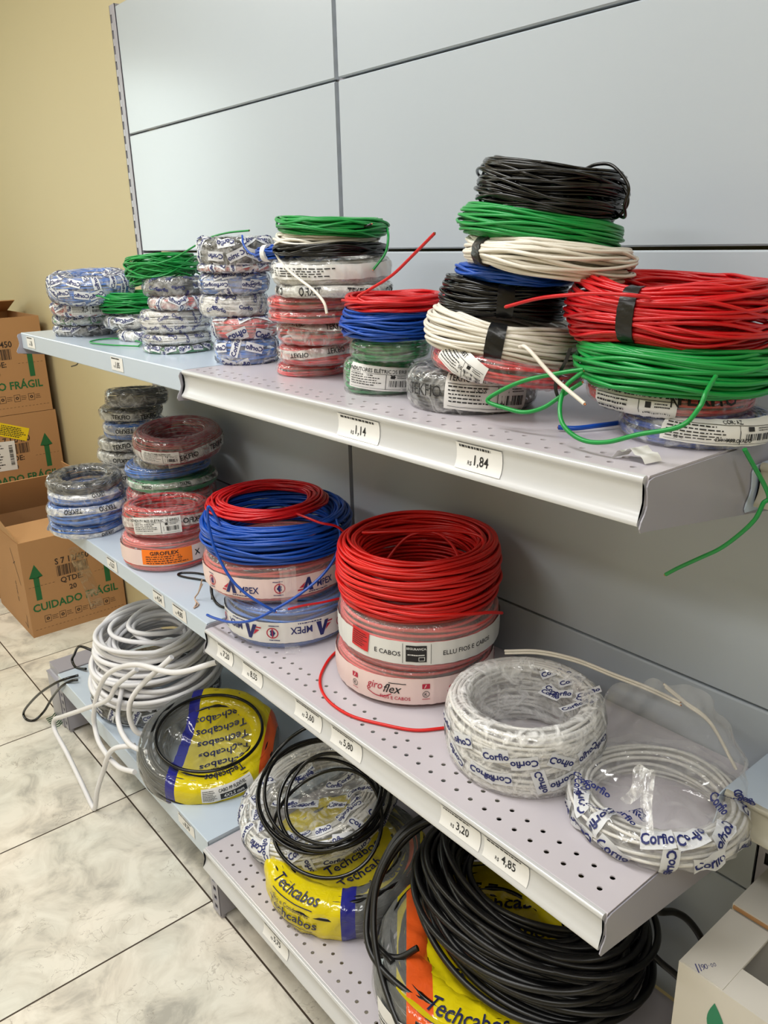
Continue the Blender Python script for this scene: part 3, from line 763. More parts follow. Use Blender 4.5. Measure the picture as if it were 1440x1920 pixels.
# strip of loose packing tape on its front
mb = MB()
P = spline([(.0, .345, 0), (.018, .325, 1), (.03, .26, 1), (.055, .16, 1), (.075, .05, 1)], 8)
V = []
for i, p in enumerate(P):
    wd = .014+.014*min(1, i/12); V.append([(hx+.0016+.004*max(0, 1-i/6), p[0]-wd, p[1]), (hx+.0016+.008*max(0, 1-i/5), p[0]+wd, p[1]+.003)])
mb.grid(np.array(V)); mb.build('packing_tape', PKTAPE, fr)
carton('cardboard_box', 'brown carton hidden low behind the open carton, bottom of the stack', -2.29, -.33, 0, .455, .395, .408, sideprint=False)
c2, F2, hx2 = carton('cardboard_box', 'brown carton with yellow and white stickers, middle of the stack', -2.29, -.325, .41, .455, .395, .408, sideprint=False)
mb = MB(); decals(mb, lambda v: np.stack([np.full(len(v), hx2+.0012), v[:, 0], v[:, 1]], 1), rect_geo(.125, .058, 1, 1), .005, .335, 0, rot=-.36)
decals(mb, lambda v: np.stack([np.full(len(v), hx2+.0018), v[:, 0], v[:, 1]], 1), lines_geo(.11, .046, 6, 4, .5), .005, .335, 1, rot=-.36)
mb.build('yellow_sticker', [YELLOWL, INK], c2, smooth=False)
mb = MB(); decals(mb, lambda v: np.stack([np.full(len(v), hx2+.0012), v[:, 0], v[:, 1]], 1), rect_geo(.15, .13, 1, 1), -.075, .235, 0, rot=-.04)
decals(mb, lambda v: np.stack([np.full(len(v), hx2+.0018), v[:, 0], v[:, 1]], 1), lines_geo(.10, .11, 9, 9, .4), -.09, .235, 1, rot=-.04)
decals(mb, lambda v: np.stack([np.full(len(v), hx2+.0018), v[:, 0], v[:, 1]], 1), bar_geo(.09, .016, 22, 9), -.018, .235, 1, rot=PI/2)
mb.build('white_sticker', [PAPER, INK], c2, smooth=False)
carton('cardboard_box', 'brown carton with open top, highest of the stack against the wall', -2.29, -.335, .82, .455, .395, .41, True, sideprint=False,
       flaps=[('back', .3), ('left', -.9)])

# ---- white boxes at the lower right
r = empty('white_box', (1.24, -.199, .2145)); tag(r, 'white cardboard box with a square cut-out and handwritten price, bottom right', 'box')
mb = MB(); x0, x1, y0, y1, zt = -.21, .21, -.066, .066, .3915
cut = (-.150, .10, -.016, .056)  # opening in the lid
def q(a, b, c, d, z, m=0): mb.box(a, b, c, d, z-.003, z, m)
q(x0, cut[0], y0, y1, zt); q(cut[1], x1, y0, y1, zt); q(cut[0], cut[1], y0, cut[2], zt); q(cut[0], cut[1], cut[3], y1, zt)
mb.box(x0, x1, y0, y0+.003, 0, zt-.003); mb.box(x0, x1, y1-.003, y1, 0, zt-.003); mb.box(x0, x0+.003, y0+.003, y1-.003, 0, zt-.003); mb.box(x1-.003, x1, y0+.003, y1-.003, 0, zt-.003)
mb.box(x0+.004, x1-.004, y0+.004, y1-.004, 0, .003)
mb.build('box_body', WCARD, r, smooth=False)
mb = MB(); mb.box(x0+.004, cut[0]-.0005, y0+.0015, y1-.003, zt, zt+.0009); mb.build('tucked_flap', WCARD, r, smooth=False)
mb = MB()
for k, (ch, sz) in enumerate(zip('1190,00', (.020, .016, .012, .011, .009, .008, .008))):
    g = text_geo(ch, sz, -.008, shear=.2); v, f = place(g, 0, 0, 1.08); c_ = np.array([-.188+.0042*k*.47, -.060+.0042*k*.88]); v = v+c_
    mb.add(np.stack([v[:, 0], v[:, 1], np.full(len(v), zt+.0015)], 1), f)
mb.build('handwritten_price', PENINK, r, smooth=False)
mb = MB()
t_ = np.linspace(0, PI, 12)
for cx_, cz_, w_, h_, rt in ((-.152, .352, .012, .034, .15), (-.135, .345, .014, .024, -1.0)):
    v, f = poly_geo(np.vstack([np.stack([w_*np.sin(t_), -h_+2*h_*t_/PI], 1), np.stack([-w_*np.sin(t_[1:-1][::-1]), -h_+2*h_*t_[1:-1][::-1]/PI], 1)])); v, f = place((v, f), cx_, cz_, rt)
    mb.add(np.stack([v[:, 0], np.full(len(v), y0-.0006), v[:, 1]-.02], 1), f)
mb.build('green_leaf_print', TEALINK, r, smooth=False)
r = empty('white_box', (1.24, -.066, .2145)); tag(r, 'plain white box with a torn brown edge behind the box with the cut-out', 'box')
mb = MB(); mb.box(-.21, .21, -.062, .060, 0, .3985); mb.build('box_body', WCARD, r, smooth=False)
mb = MB(); mb.box(-.2085, .21, -.0640, -.0621, .3915, .3965); mb.build('torn_edge', CARD, r, smooth=False)

# ================================================================ coils: (x, y, z base, radius, height, (tilt azimuth, tilt angle))
def T(x, y, z, R, h, tilt=(0, 0)): return (x, y, z, R, h, tilt)
BN, WN = 'coil_of_bare_wire', 'film_wrapped_coil'
def W(*a, **k): return wrapped(WN, *a, **k)
def Bc(*a, **k): return bare(BN, *a, **k)

# ---- upper shelf, leftmost stack
g1 = 'leftmost stack on the upper shelf'
W(T(-.807, -.271, 1.2855, .084, .032), BLACKF, 'grey film-wrapped coil at the bottom of the leftmost upper stack', g1, fm=F_MED, print_='Corfio', psize=.010, seed=1)
W(T(-.796, -.271, 1.317, .086, .028), GREENF, 'green coil in crumpled whitish film, second from bottom, leftmost upper stack', g1, fm=F_MILK, print_='Corfio', psize=.010, seed=2)
o, pf, dp, ca = W(T(-.767, -.271, 1.345, .096, .036, (-20, 3)), REDF, 'red and white film-wrapped coil with a 2,5 label, leftmost upper stack', g1, fm=F_MILK, print_='Corfio', psize=.012, seed=3)
label_patch(pf, dp, ca-.05, .004, .075, .026, o, '', [('2,5', .5, -.05, -.05)], seed=3)
W(T(-.728, -.271, 1.381, .109, .07, (-25, 7)), BLUEF, 'large blue coil in printed film on top of the leftmost upper stack', g1, fm=F_MED, print_='Corfio', psize=.013, seed=4, pspread=2.4, ratio=.45, pq=(-.2, .55))
# ---- second stack
g2 = 'short second stack on the upper shelf'
W(T(-.555, -.200, 1.2855, .080, .028), WHITEF, 'lower white film-wrapped coil of the short second stack, upper shelf', g2, fm=F_MILK, print_='Corfio', psize=.010, seed=5)
W(T(-.615, -.200, 1.313, .090, .034), BLACKF, 'upper whitish film-wrapped coil directly under the green coil, second upper stack', g2, fm=F_MILK, print_='Corfio', psize=.010, seed=6, amp=.006)
Bc(T(-.644, -.200, 1.347, .085, .050), GREEN, 'loose green wire coil on top of the short second stack, upper shelf', g2, wr=.0019, messy=2.2, seed=7,
   tails=[[(-.571, -.287, 1.385), (-.624, -.300, 1.393), (-.767, -.300, 1.378), (-.834, -.300, 1.361)]])
mb = MB(); mb.tube(spline([(-.40, -.30, 1.288), (-.479, -.335, 1.288), (-.568, -.350, 1.288), (-.612, -.315, 1.288), (-.60, -.27, 1.288), (-.48, -.262, 1.288), (-.40, -.30, 1.288)]), .0019, 6)
tag(mb.build('wire_loop', GREEN), 'thin green wire loop lying on the pale blue upper shelf', 'wire')
# ---- third stack
g3 = 'third stack on the upper shelf, at the pale shelf'
W(T(-.284, -.256, 1.2855, .080, .020), GREENF, 'green coil in film at the bottom of the third upper stack', g3, fm=F_CLEAR, print_='Corfio', psize=.009, seed=8)
W(T(-.286, -.256, 1.3045, .079, .026), WHITEF, 'flat white film-wrapped coil, second from bottom of the third upper stack', g3, fm=F_MED, print_='Corfio', psize=.009, seed=9, rect=False)
W(T(-.285, -.256, 1.330, .079, .050), WHITEF, 'thick white film-wrapped coil in the middle of the third upper stack', g3, fm=F_MED, print_='Corfio', psize=.009, seed=10, rect=False)
W(T(-.263, -.256, 1.379, .066, .030), REDF, 'red film-wrapped coil under the black one, third upper stack', g3, fm=F_MILK, print_='Corfio', psize=.009, seed=11)
W(T(-.275, -.256, 1.406, .069, .042), BLACK, 'black film-wrapped coil just under the loose green wire, third upper stack', g3, fm=F_MED, print_='Corfio', psize=.010, seed=12, rect=False)
Bc(T(-.323, -.256, 1.446, .083, .040, (170, 7)), GREEN, 'loose green wire coil drooping over the top of the third upper stack', g3, wr=.0018, messy=3.5, seed=13, sag=.02,
   tails=[[(-.25, -.30, 1.472), (-.220, -.270, 1.485), (-.125, -.250, 1.517), (-.041, -.250, 1.528), (.048, -.250, 1.531)]])
# ---- fourth stack
g4 = 'fourth stack on the upper shelf, over the shelf joint'
W(T(-.007, -.243, 1.2865, .065, .052), BLUEF, 'blue coil in printed film at the bottom of the fourth upper stack', g4, fm=F_MED, print_='Corfio', psize=.012, seed=14)
o, pf, dp, ca = W(T(-.006, -.243, 1.337, .066, .039), REDF, 'red coil in film with white printed patches, fourth upper stack', g4, fm=F_MED, print_='Corfio', psize=.015, seed=15, kind='tight', amp=.001)
W(T(-.042, -.243, 1.375, .070, .045), WHITEF, 'white film-wrapped coil in the middle of the fourth upper stack', g4, fm=F_MILK, print_='Corfio', psize=.010, seed=16, rect=False)
W(T(-.035, -.243, 1.419, .070, .042), BLUEF, 'pale blue film-wrapped coil high in the fourth upper stack', g4, fm=F_MED, print_='Corfio', psize=.010, seed=17)
W(T(-.024, -.243, 1.460, .075, .018), REDF, 'thin red film-wrapped coil below the black top coil, fourth upper stack', g4, fm=F_MILK, print_='Corfio', psize=.008, seed=18)
W(T(-.019, -.243, 1.474, .077, .052, (-35, 3)), BLACK, 'black coil in torn printed film on top of the fourth upper stack', g4, fm=F_MED, print_='Corfio', psize=.012, seed=19, amp=.007)
# ---- fifth stack
g5 = 'tall fifth stack on the upper shelf, behind the red rod-like wire end'
W(T(.207, -.234, 1.2855, .067, .026), REDF, 'red film-wrapped coil at the very bottom of the tall fifth upper stack', g5, fm=F_CLEAR, seed=20)
o, pf, dp, ca = W(T(.232, -.234, 1.309, .074, .038), REDF, 'red film coil with a white printed strip, second from bottom of the fifth upper stack', g5, fm=F_CLEAR, seed=21)
band(pf, dp, o, .004, .014, [(text_geo('TEKFIO', .010, .015), -.2+k*.9, 0, 1, False, True) for k in range(-2, 3)], [WBANDF, INK], wave=(.004, 1))
o, pf, dp, ca = W(T(.243, -.234, 1.345, .080, .038), REDF, 'red coil under crinkled clear film with printed strip, middle of fifth upper stack', g5, fm=F_MED, seed=22)
band(pf, dp, o, .012, .012, [(text_geo('TEKFIO', .010, .015), ca-.6+k*.9, 0, 1, False, False) for k in range(0, 3)], [WBANDF, INK], wave=(.004, 3))
W(T(.245, -.234, 1.382, .094, .024), REDF, 'lower of the two flat plain red film coils in the fifth upper stack', g5, fm=F_CLEAR, seed=23, kind='tight', amp=.002)
W(T(.246, -.234, 1.404, .095, .024), REDF, 'upper of the two flat plain red film coils in the fifth upper stack', g5, fm=F_CLEAR, seed=24, kind='tight', amp=.002)
o, pf, dp, ca = W(T(.284, -.234, 1.426, .099, .022), WHITEF, 'thin white printed film coil above the flat red ones, fifth upper stack', g5, fm=F_MED, seed=25)
band(pf, dp, o, .002, .013, [(text_geo('TEKFIO', .011, .015), ca-1.2+k*.8, 0, 1, k % 2, False) for k in range(0, 4)], [WBANDF, INK], wave=(.003, 5))
o, pf, dp, ca = W(T(.279, -.234, 1.446, .104, .046, (-40, 2)), WHITEF, 'white coil in a loose clear bag near the top of the fifth upper stack', g5, fm=F_MED, seed=26, amp=.008, mats=None)
band(pf, dp, o, .002, .020, [(text_geo('TEKFIO', .010, .015, shear=.2), ca-.75, .0, 1, False, False), (lines_geo(.12, .014, 4, 2, .4), ca+.1, 0, 1, False, False)], [WBAND, INK], span=1.3, th_c=ca)
Bc(T(.20, -.245, 1.484, .075, .022, (-150, 5)), [BLUE], 'small blue wire coil tied with white, near the top of the fifth upper stack', g5, wr=.0018, messy=1.5, seed=27,
   ties=[(-.9, .012, WBAND)], tails=[[(.21, -.32, 1.496), (.172, -.300, 1.489), (.132, -.300, 1.492), (.110, -.300, 1.506), (.09, -.29, 1.522)]])
Bc(T(.286, -.238, 1.487, .095, .020), BLACK, 'thin black wire coil under the white wire, top of the fifth upper stack', g5, wr=.0021, messy=2.5, seed=28, ratio=.7,
   tails=[[(.33, -.27, 1.50), (.36, -.25, 1.522), (.39, -.235, 1.533)]])
Bc(T(.276, -.238, 1.500, .088, .026, (-45, 3)), WHITE, 'white wire coil near the top of the fifth upper stack', g5, wr=.0022, messy=2.2, seed=29, ratio=.66,
   tails=[[(.22, -.31, 1.50), (.279, -.330, 1.476), (.335, -.345, 1.460), (.389, -.350, 1.441), (.415, -.350, 1.424), (.422, -.350, 1.408)]])
Bc(T(.290, -.238, 1.520, .094, .026, (20, 4)), GREEN, 'green wire coil lying on top of the tall fifth upper stack', g5, wr=.0020, messy=2.6, seed=30, ratio=.6,
   tails=[[(.36, -.18, 1.53), (.388, -.20, 1.515), (.392, -.21, 1.49), (.385, -.23, 1.465)]])
# ---- sixth stack
g6 = 'low sixth stack on the upper shelf with red wire on top'
o, pf, dp, ca = W(T(.439, -.263, 1.2855, .060, .055), GREENF, 'green film-wrapped coil with white barcode label, bottom of the sixth upper stack', g6, fm=F_CLEAR, seed=31, kind='tight', amp=.0015)
label_patch(pf, dp, ca-.05, .002, .095, .034, o, 'CONDUTORES ELÉTRICOS EIRELI', [('2,5', .2, .2, .12)], seed=31, rot=-.1)
band(pf, dp, o, -.026, .012, [(text_geo('TEKFIO', .010, .015), ca-1.0+k*.9, 0, 1, False, False) for k in range(0, 4)], [WBANDF, INK], wave=(.003, 5))
W(T(.463, -.263, 1.340, .064, .034), GREENF, 'plain green film-wrapped coil under the blue wire, sixth upper stack', g6, fm=F_CLEAR, seed=32)
Bc(T(.469, -.263, 1.372, .080, .042), BLUE, 'blue wire coil below the red one, sixth upper stack', g6, wr=.0020, messy=2.2, seed=33, layers=3)
Bc(T(.477, -.263, 1.412, .079, .022), RED, 'red wire coil with a straight end sticking up, sixth upper stack', g6, wr=.0021, messy=1.6, seed=34, layers=3,
   tails=[[(.50, -.335, 1.425), (.483, -.338, 1.433), (.50, -.332, 1.443), (.537, -.320, 1.463), (.582, -.320, 1.490), (.623, -.320, 1.516)]])
# ---- seventh, tallest stack
g7 = 'tallest stack on the upper shelf with black wire on top'
o, pf, dp, ca = W(T(.614, -.240, 1.2855, .094, .060), BLACKF, 'dark grey coil in clear bag with white label, bottom of the tallest upper stack', g7, fm=F_MED, seed=35, kind='tight', amp=.002, print_=None)
label_patch(pf, dp, ca+.25, .002, .115, .046, o, 'TEKFIO CONDUTORES', [('1,330 Kg', .13, .1, -.3), ('1 X 2,5', .12, -.1, .05)], seed=35, rot=-.08)
mb = MB(); on_prof(mb, pf, dp, text_geo('TEKFIO', .022, .0, wide=.8), ca-.75, .004, 0, .0046, 0); mb.build('film_print', INK, o)
o, pf, dp, ca = W(T(.678, -.240, 1.334, .105, .036, (42, 9)), REDF, 'red film-wrapped coil with crumpled white label, tilted, tallest upper stack', g7, fm=F_CLEAR, seed=36, kind='tight', amp=.002)
label_patch(pf, dp, ca-.62, .002, .075, .030, o, 'TEKFIO', [('50 m', .2, .1, -.1)], seed=36, rot=-.35, flip=True)
o, pf = Bc(T(.668, -.240, 1.357, .109, .056, (42, 10)), WHITE, 'thick white wire coil bound with black tape, lower half of the tallest stack', g7, wr=.0024, messy=1.2, seed=37, layers=3, tapes=[(-.12, .024)], sides=8,
   tails=[[(.785, -.335, 1.388), (.806, -.345, 1.388), (.846, -.345, 1.359), (.888, -.345, 1.336)]])
Bc(T(.670, -.240, 1.409, .086, .050, (42, 4)), BLACK, 'black wire coil bound with black tape in the middle of the tallest stack', g7, wr=.0020, messy=1.5, seed=38, layers=3, tapes=[(.02, .022)], sides=8, n=3)
Bc(T(.690, -.240, 1.456, .080, .018, (42, 6)), BLUE, 'thin blue wire coil between black and white coils of the tallest stack', g7, wr=.0021, messy=2.0, seed=39)
Bc(T(.739, -.240, 1.465, .108, .040, (42, 7)), WHITE, 'cream wire coil bound with narrow black tape, upper half of the tallest stack', g7, wr=.0022, messy=2.4, seed=40, layers=3, tapes=[(-.95, .016)], ratio=.68, sides=8)
Bc(T(.725, -.240, 1.502, .103, .036, (42, 9)), GREEN, 'green wire coil directly under the black top coil of the tallest stack', g7, wr=.0018, messy=1.6, seed=41, layers=3, sides=8,
   ties=())
Bc(T(.738, -.240, 1.536, .092, .056, (20, 9)), BLACK, 'glossy black wire coil on top of the tallest stack', g7, wr=.0019, messy=2.6, seed=42, layers=3, ratio=.58, sides=8,
   tails=[[(.79, -.20, 1.545), (.842, -.23, 1.528), (.856, -.250, 1.541), (.860, -.250, 1.556), (.853, -.250, 1.569), (.835, -.250, 1.583), (.815, -.250, 1.585), (.799, -.250, 1.581)],
          [(.79, -.19, 1.54), (.824, -.220, 1.528), (.838, -.220, 1.540), (.838, -.220, 1.552), (.828, -.220, 1.564), (.807, -.220, 1.573), (.786, -.220, 1.573), (.773, -.220, 1.567)]])
# ---- eighth stack at the right
g8 = 'rightmost stack on the upper shelf with big red coil on top'
o, pf, dp, ca = W(T(.934, -.195, 1.2855, .086, .034), BLUE, 'blue film-wrapped coil with long white label, bottom of the rightmost upper stack', g8, fm=F_MED, seed=43, kind='tight', amp=.0015)
label_patch(pf, dp, ca+.42, .006, .135, .026, o, '', [('COR: AZ', .22, .05, .32), ('23/01/2023', .17, -.02, -.28), ('APROVADO', .2, .1, -.3), ('50 m', .17, -.36, -.3)], seed=43, rot=-.06)
o, pf, dp, ca = W(T(.898, -.195, 1.319, .098, .032, (35, 3)), REDF, 'red film-wrapped coil with large white barcode label, rightmost upper stack', g8, fm=F_CLEAR, seed=44, kind='tight', amp=.0015)
label_patch(pf, dp, ca-.42, -.005, .098, .043, o, 'CONDUTORES ELÉTRICOS EIRELI', [('N', .3, .47, .2)], seed=44)
mb = MB(); on_prof(mb, pf, dp, text_geo('TEKFIO', .018, .02, wide=1.2), ca+.42, .008, 0, .0046, 0); mb.build('film_print', INK, o)
mb = MB(); ty = [(.845, -.318, 1.39), (.838, -.316, 1.375), (.826, -.314, 1.355), (.822, -.312, 1.34), (.827, -.308, 1.322)]
sp = spline(ty, 6); mb.grid(np.stack([sp+[-.0018, -.0008, 0], sp+[.0018, .0008, 0]], 1)); mb.grid(np.stack([sp+[.0018, -.0002, 0], sp+[-.0018, -.0014, 0]], 1)); 
tag(mb.build('tie_strip', TAPE), 'black strip of tape hanging from the green coil, rightmost upper stack', 'tape')
gl = [(1.008, -.310, 1.359), (1.008, -.320, 1.345), (1.001, -.340, 1.328), (.964, -.355, 1.316), (.930, -.360, 1.303), (.899, -.360, 1.300), (.874, -.360, 1.311), (.859, -.350, 1.328), (.850, -.330, 1.348), (.857, -.310, 1.363)]
gt = [(.858, -.310, 1.366), (.835, -.320, 1.361), (.793, -.335, 1.349), (.762, -.345, 1.333), (.749, -.350, 1.321), (.774, -.345, 1.315), (.799, -.340, 1.313), (.823, -.335, 1.321), (.841, -.325, 1.336), (.857, -.310, 1.351)]
Bc(T(.904, -.195, 1.343, .121, .050, (35, 3)), GREEN, 'thick green wire coil with loops hanging down, rightmost upper stack', g8, wr=.0026, messy=2.6, seed=45, layers=3, sides=8,
   tails=[[(1.0, -.28, 1.37)]+gl, gt, [(1.02, -.24, 1.29), (1.033, -.200, 1.235), (1.029, -.200, 1.222), (1.022, -.200, 1.201), (1.005, -.200, 1.177), (.985, -.200, 1.155), (.960, -.200, 1.135), (.936, -.200, 1.116), (.920, -.200, 1.102)]])
Bc(T(.889, -.195, 1.386, .121, .078, (35, 3)), RED, 'big glossy red wire coil bound with black tape, right end of the upper shelf', g8, wr=.0022, messy=2.8, seed=46, layers=3, tapes=[(-.42, .020)], sides=8, ratio=.55,
   tails=[[(.93, -.30, 1.447), (.911, -.315, 1.450), (.874, -.315, 1.450), (.846, -.315, 1.448), (.794, -.315, 1.442), (.743, -.315, 1.430)]])
# small curled paper scrap and wire tip on the upper shelf
mb = MB(); t = np.linspace(0, 1, 14); V = np.stack([.935+.040*t, -.345+.0*t, 1.2862+.010*np.sin(t*PI*1.0)+.004*np.sin(t*9)**2], 1)
mb.grid(np.stack([V+[0, -.011, 0], V+[.006, .011, .001]], 1)); tag(mb.build('paper_scrap', PAPER), 'curled torn white paper scrap at the front right of the upper shelf', 'paper')
mb = MB(); P = spline([(.86, -.22, 1.292), (.845, -.26, 1.291), (.832, -.285, 1.290), (.815, -.295, 1.290)]); mb.tube(P, .003, 8)
o = mb.build('wire_end', BLUE); tag(o, 'short blue wire end on the upper shelf between the two right stacks', 'wire')
c = MB(); c.tube([P[-1], P[-1]+(P[-1]-P[-2])*.6], .0016, 6); c.build('copper_core', COPPER, o)
mb = MB(); mb.tube(spline([(-.78, -.30, 1.255), (-.85, -.28, 1.235), (-.93, -.26, 1.21), (-.975, -.25, 1.185), (-1.03, -.25, 1.172)]), .002, 6)
tag(mb.build('wire_end', BLACK), 'black wire end hanging below the pale blue upper shelf', 'wire')

# ================================================================ middle shelf
h1 = 'low left stack at the end of the middle shelf'
def tek(pf, dp, o, ca, q=.0, hgt=.02, n=3, size=.016, flip=False, up=False, w=None, d=-.6, step=.85, wave=None):
    band(pf, dp, o, q, hgt, [(text_geo('TEKFIO', size, .02), ca+d+k*step, 0, 1, flip, up) for k in range(n)], [w or WBANDF, INK], wave=wave or (hgt*.28, q*900+ca*3+d*5))
o, pf, dp, ca = W(T(-.780, -.345, .755, .108, .042, (-20, 2)), BLUEF, 'blue film-wrapped coil at the bottom of the left middle-shelf stack', h1, fm=F_CLEAR, seed=50, wr=.0024)
tek(pf, dp, o, ca, -.002, .012, 2, .011, True, d=.4)
o, pf, dp, ca = W(T(-.769, -.345, .795, .112, .056), BLUEF, 'blue film coil with upside-down lettering strip, left middle-shelf stack', h1, fm=F_CLEAR, seed=51, wr=.0024)
tek(pf, dp, o, ca, .012, .018, 4, .015, True, True, d=-.4)
o, pf, dp, ca = W(T(-.771, -.345, .850, .104, .034), BLUEF, 'blue film coil just under the black-and-grey top ring, left middle-shelf stack', h1, fm=F_MED, seed=52, wr=.0024)
tek(pf, dp, o, ca, .010, .012, 3, .011, True, d=.3)
W(T(-.772, -.345, .883, .104, .040, (-30, 4)), BLACKF, 'dark grey ring in wrinkled shiny film on top of the left middle-shelf stack', h1, fm=F_CLEAR, seed=53, ratio=.60, amp=.007)
h2 = 'tall rear stack of grey and white film coils, middle shelf'
y2 = -.135
specs = [(-.945, .7555, .100, .066, BLUEF, 'blue film-wrapped coil at the foot of the rear grey stack, middle shelf', F_MED, .0),
         (-.930, .821, .103, .068, WHITEF, 'white film coil low in the rear grey stack, middle shelf', F_MED, .004),
         (-.927, .889, .107, .045, BLACKF, 'streaky white and black film coil, third in the rear grey stack', F_MILK, 0),
         (-.918, .934, .103, .038, BLACKF, 'whitish film coil with lettering, fourth in the rear grey stack', F_MILK, .004),
         (-.890, .971, .094, .052, BLUEF, 'blue and grey film coil with upside-down lettering, upper half of rear grey stack', F_MED, .008),
         (-.905, 1.022, .092, .044, BLACKF, 'grey film coil with bold lettering, second from top of rear grey stack', F_MED, .002),
         (-.850, 1.066, .092, .056, BLACKF, 'grey film coil on top of the rear grey stack, under the upper shelf', F_MED, None)]
for k, (x, z, R, h, wm, lb, fm_, q) in enumerate(specs):
    o, pf, dp, ca = W(T(x, y2, z, R, h, (0, 0) if k < 6 else (150, 6)), wm, lb, h2, fm=fm_, seed=60+k, amp=.004)
    if q is not None: tek(pf, dp, o, ca, q, .020 if k != 6 else .012, 3, .016, k % 2 == 0 and k > 0, k in (4,), d=-.35, step=.9)
h3 = 'rear stack topped by a large dark red ring, middle shelf'
y3 = -.155
o, pf, dp, ca = W(T(-.64, y3, .7555, .118, .066), REDF, 'red film coil at the foot of the dark red ring stack, mostly hidden', h3, fm=F_MED, seed=70)
W(T(-.633, y3, .822, .126, .064), REDF, 'red film-wrapped coil under the green one in the dark red ring stack', h3, fm=F_MED, seed=71)
o, pf, dp, ca = W(T(-.617, y3, .881, .124, .040), GREENF, 'green film-wrapped coil low in the dark red ring stack', h3, fm=F_CLEAR, seed=72, ratio=.5)
tek(pf, dp, o, ca, .006, .012, 3, .009)
W(T(-.637, y3, .915, .120, .040, (40, -3)), BLUEF, 'blue film-wrapped coil in the middle of the dark red ring stack', h3, fm=F_CLEAR, seed=73, wr=.0024)
o, pf, dp, ca = W(T(-.610, y3, .946, .102, .036, (40, -4)), BLACK, 'black coil in clear film with barcode label, under the dark red ring', h3, fm=F_MED, seed=74)
label_patch(pf, dp, ca+.35, .004, .09, .022, o, '', [('50 m', .24, .1, .1)], seed=74, rot=.1)
o, pf, dp, ca = W(T(-.556, y3, .982, .119, .075, (-35, 7)), mat('dark_red_pvc', srgb(150, 14, 34), .4), 'large dark red ring in clear film with label, top of its stack', h3, fm=F_CLEAR, seed=75, ratio=.60, kind='tight', amp=.003, n=2.5)
tek(pf, dp, o, ca, -.006, .026, 4, .018, d=.15, step=.8)
label_patch(pf, dp, ca-.45, -.006, .10, .030, o, 'CONDUTORES ELÉTRICOS', [('2,5', .2, .2, .12)], seed=75, off=.0056)
h4 = 'pair of red coils with orange label, middle shelf'
o, pf, dp, ca = W(T(-.412, -.279, .7555, .113, .084), PINKF, 'light red stretch-wrapped coil with bright orange label, middle shelf', h4, fm=F_TIGHT, seed=80, kind='tight', amp=.0015, wr=.003, n=4, ratio=.66)
band(pf, dp, o, 0, .040, [(text_geo('X', .02, .02), ca+.62, 0, 1, False, False)], [PINKBAND, INK])
mb = MB(); c = ca-.05
on_prof(mb, pf, dp, rect_geo(.118, .038, 14, 4), c, .002, -.02, .0052, 0)
on_prof(mb, pf, dp, text_geo('GIROFLEX', .0125, .02, wide=1.15), c, .002, 0, .0058, 1, dx=-.006, dy=.011)
on_prof(mb, pf, dp, lines_geo(.10, .022, 4, 8, .35), c, .002, 0, .0058, 1, dy=-.006)
for a in (-.04, .0, .03): on_prof(mb, pf, dp, rect_geo(.0008, .02, 1, 2), c, .002, 0, .0058, 1, dx=a, dy=-.007)
mb.build('orange_label', [ORANGE, INK], o)
o, pf, dp, ca = W(T(-.399, -.279, .839, .108, .074, (130, 4)), RED, 'red film coil with white label and angled open ring, on the orange-labelled one', h4, fm=F_CLEAR, seed=81, ratio=.7, wr=.0024, n=3.2, kind='tight', amp=.003)
tek(pf, dp, o, ca, .0, .024, 3, .018, True, d=.6, step=.9)
label_patch(pf, dp, ca-.28, -.002, .115, .040, o, 'CONDUTORES ELÉTRICOS EIRELI', [('2,5', .2, .2, .12)], seed=81, off=.0056, rot=.04)

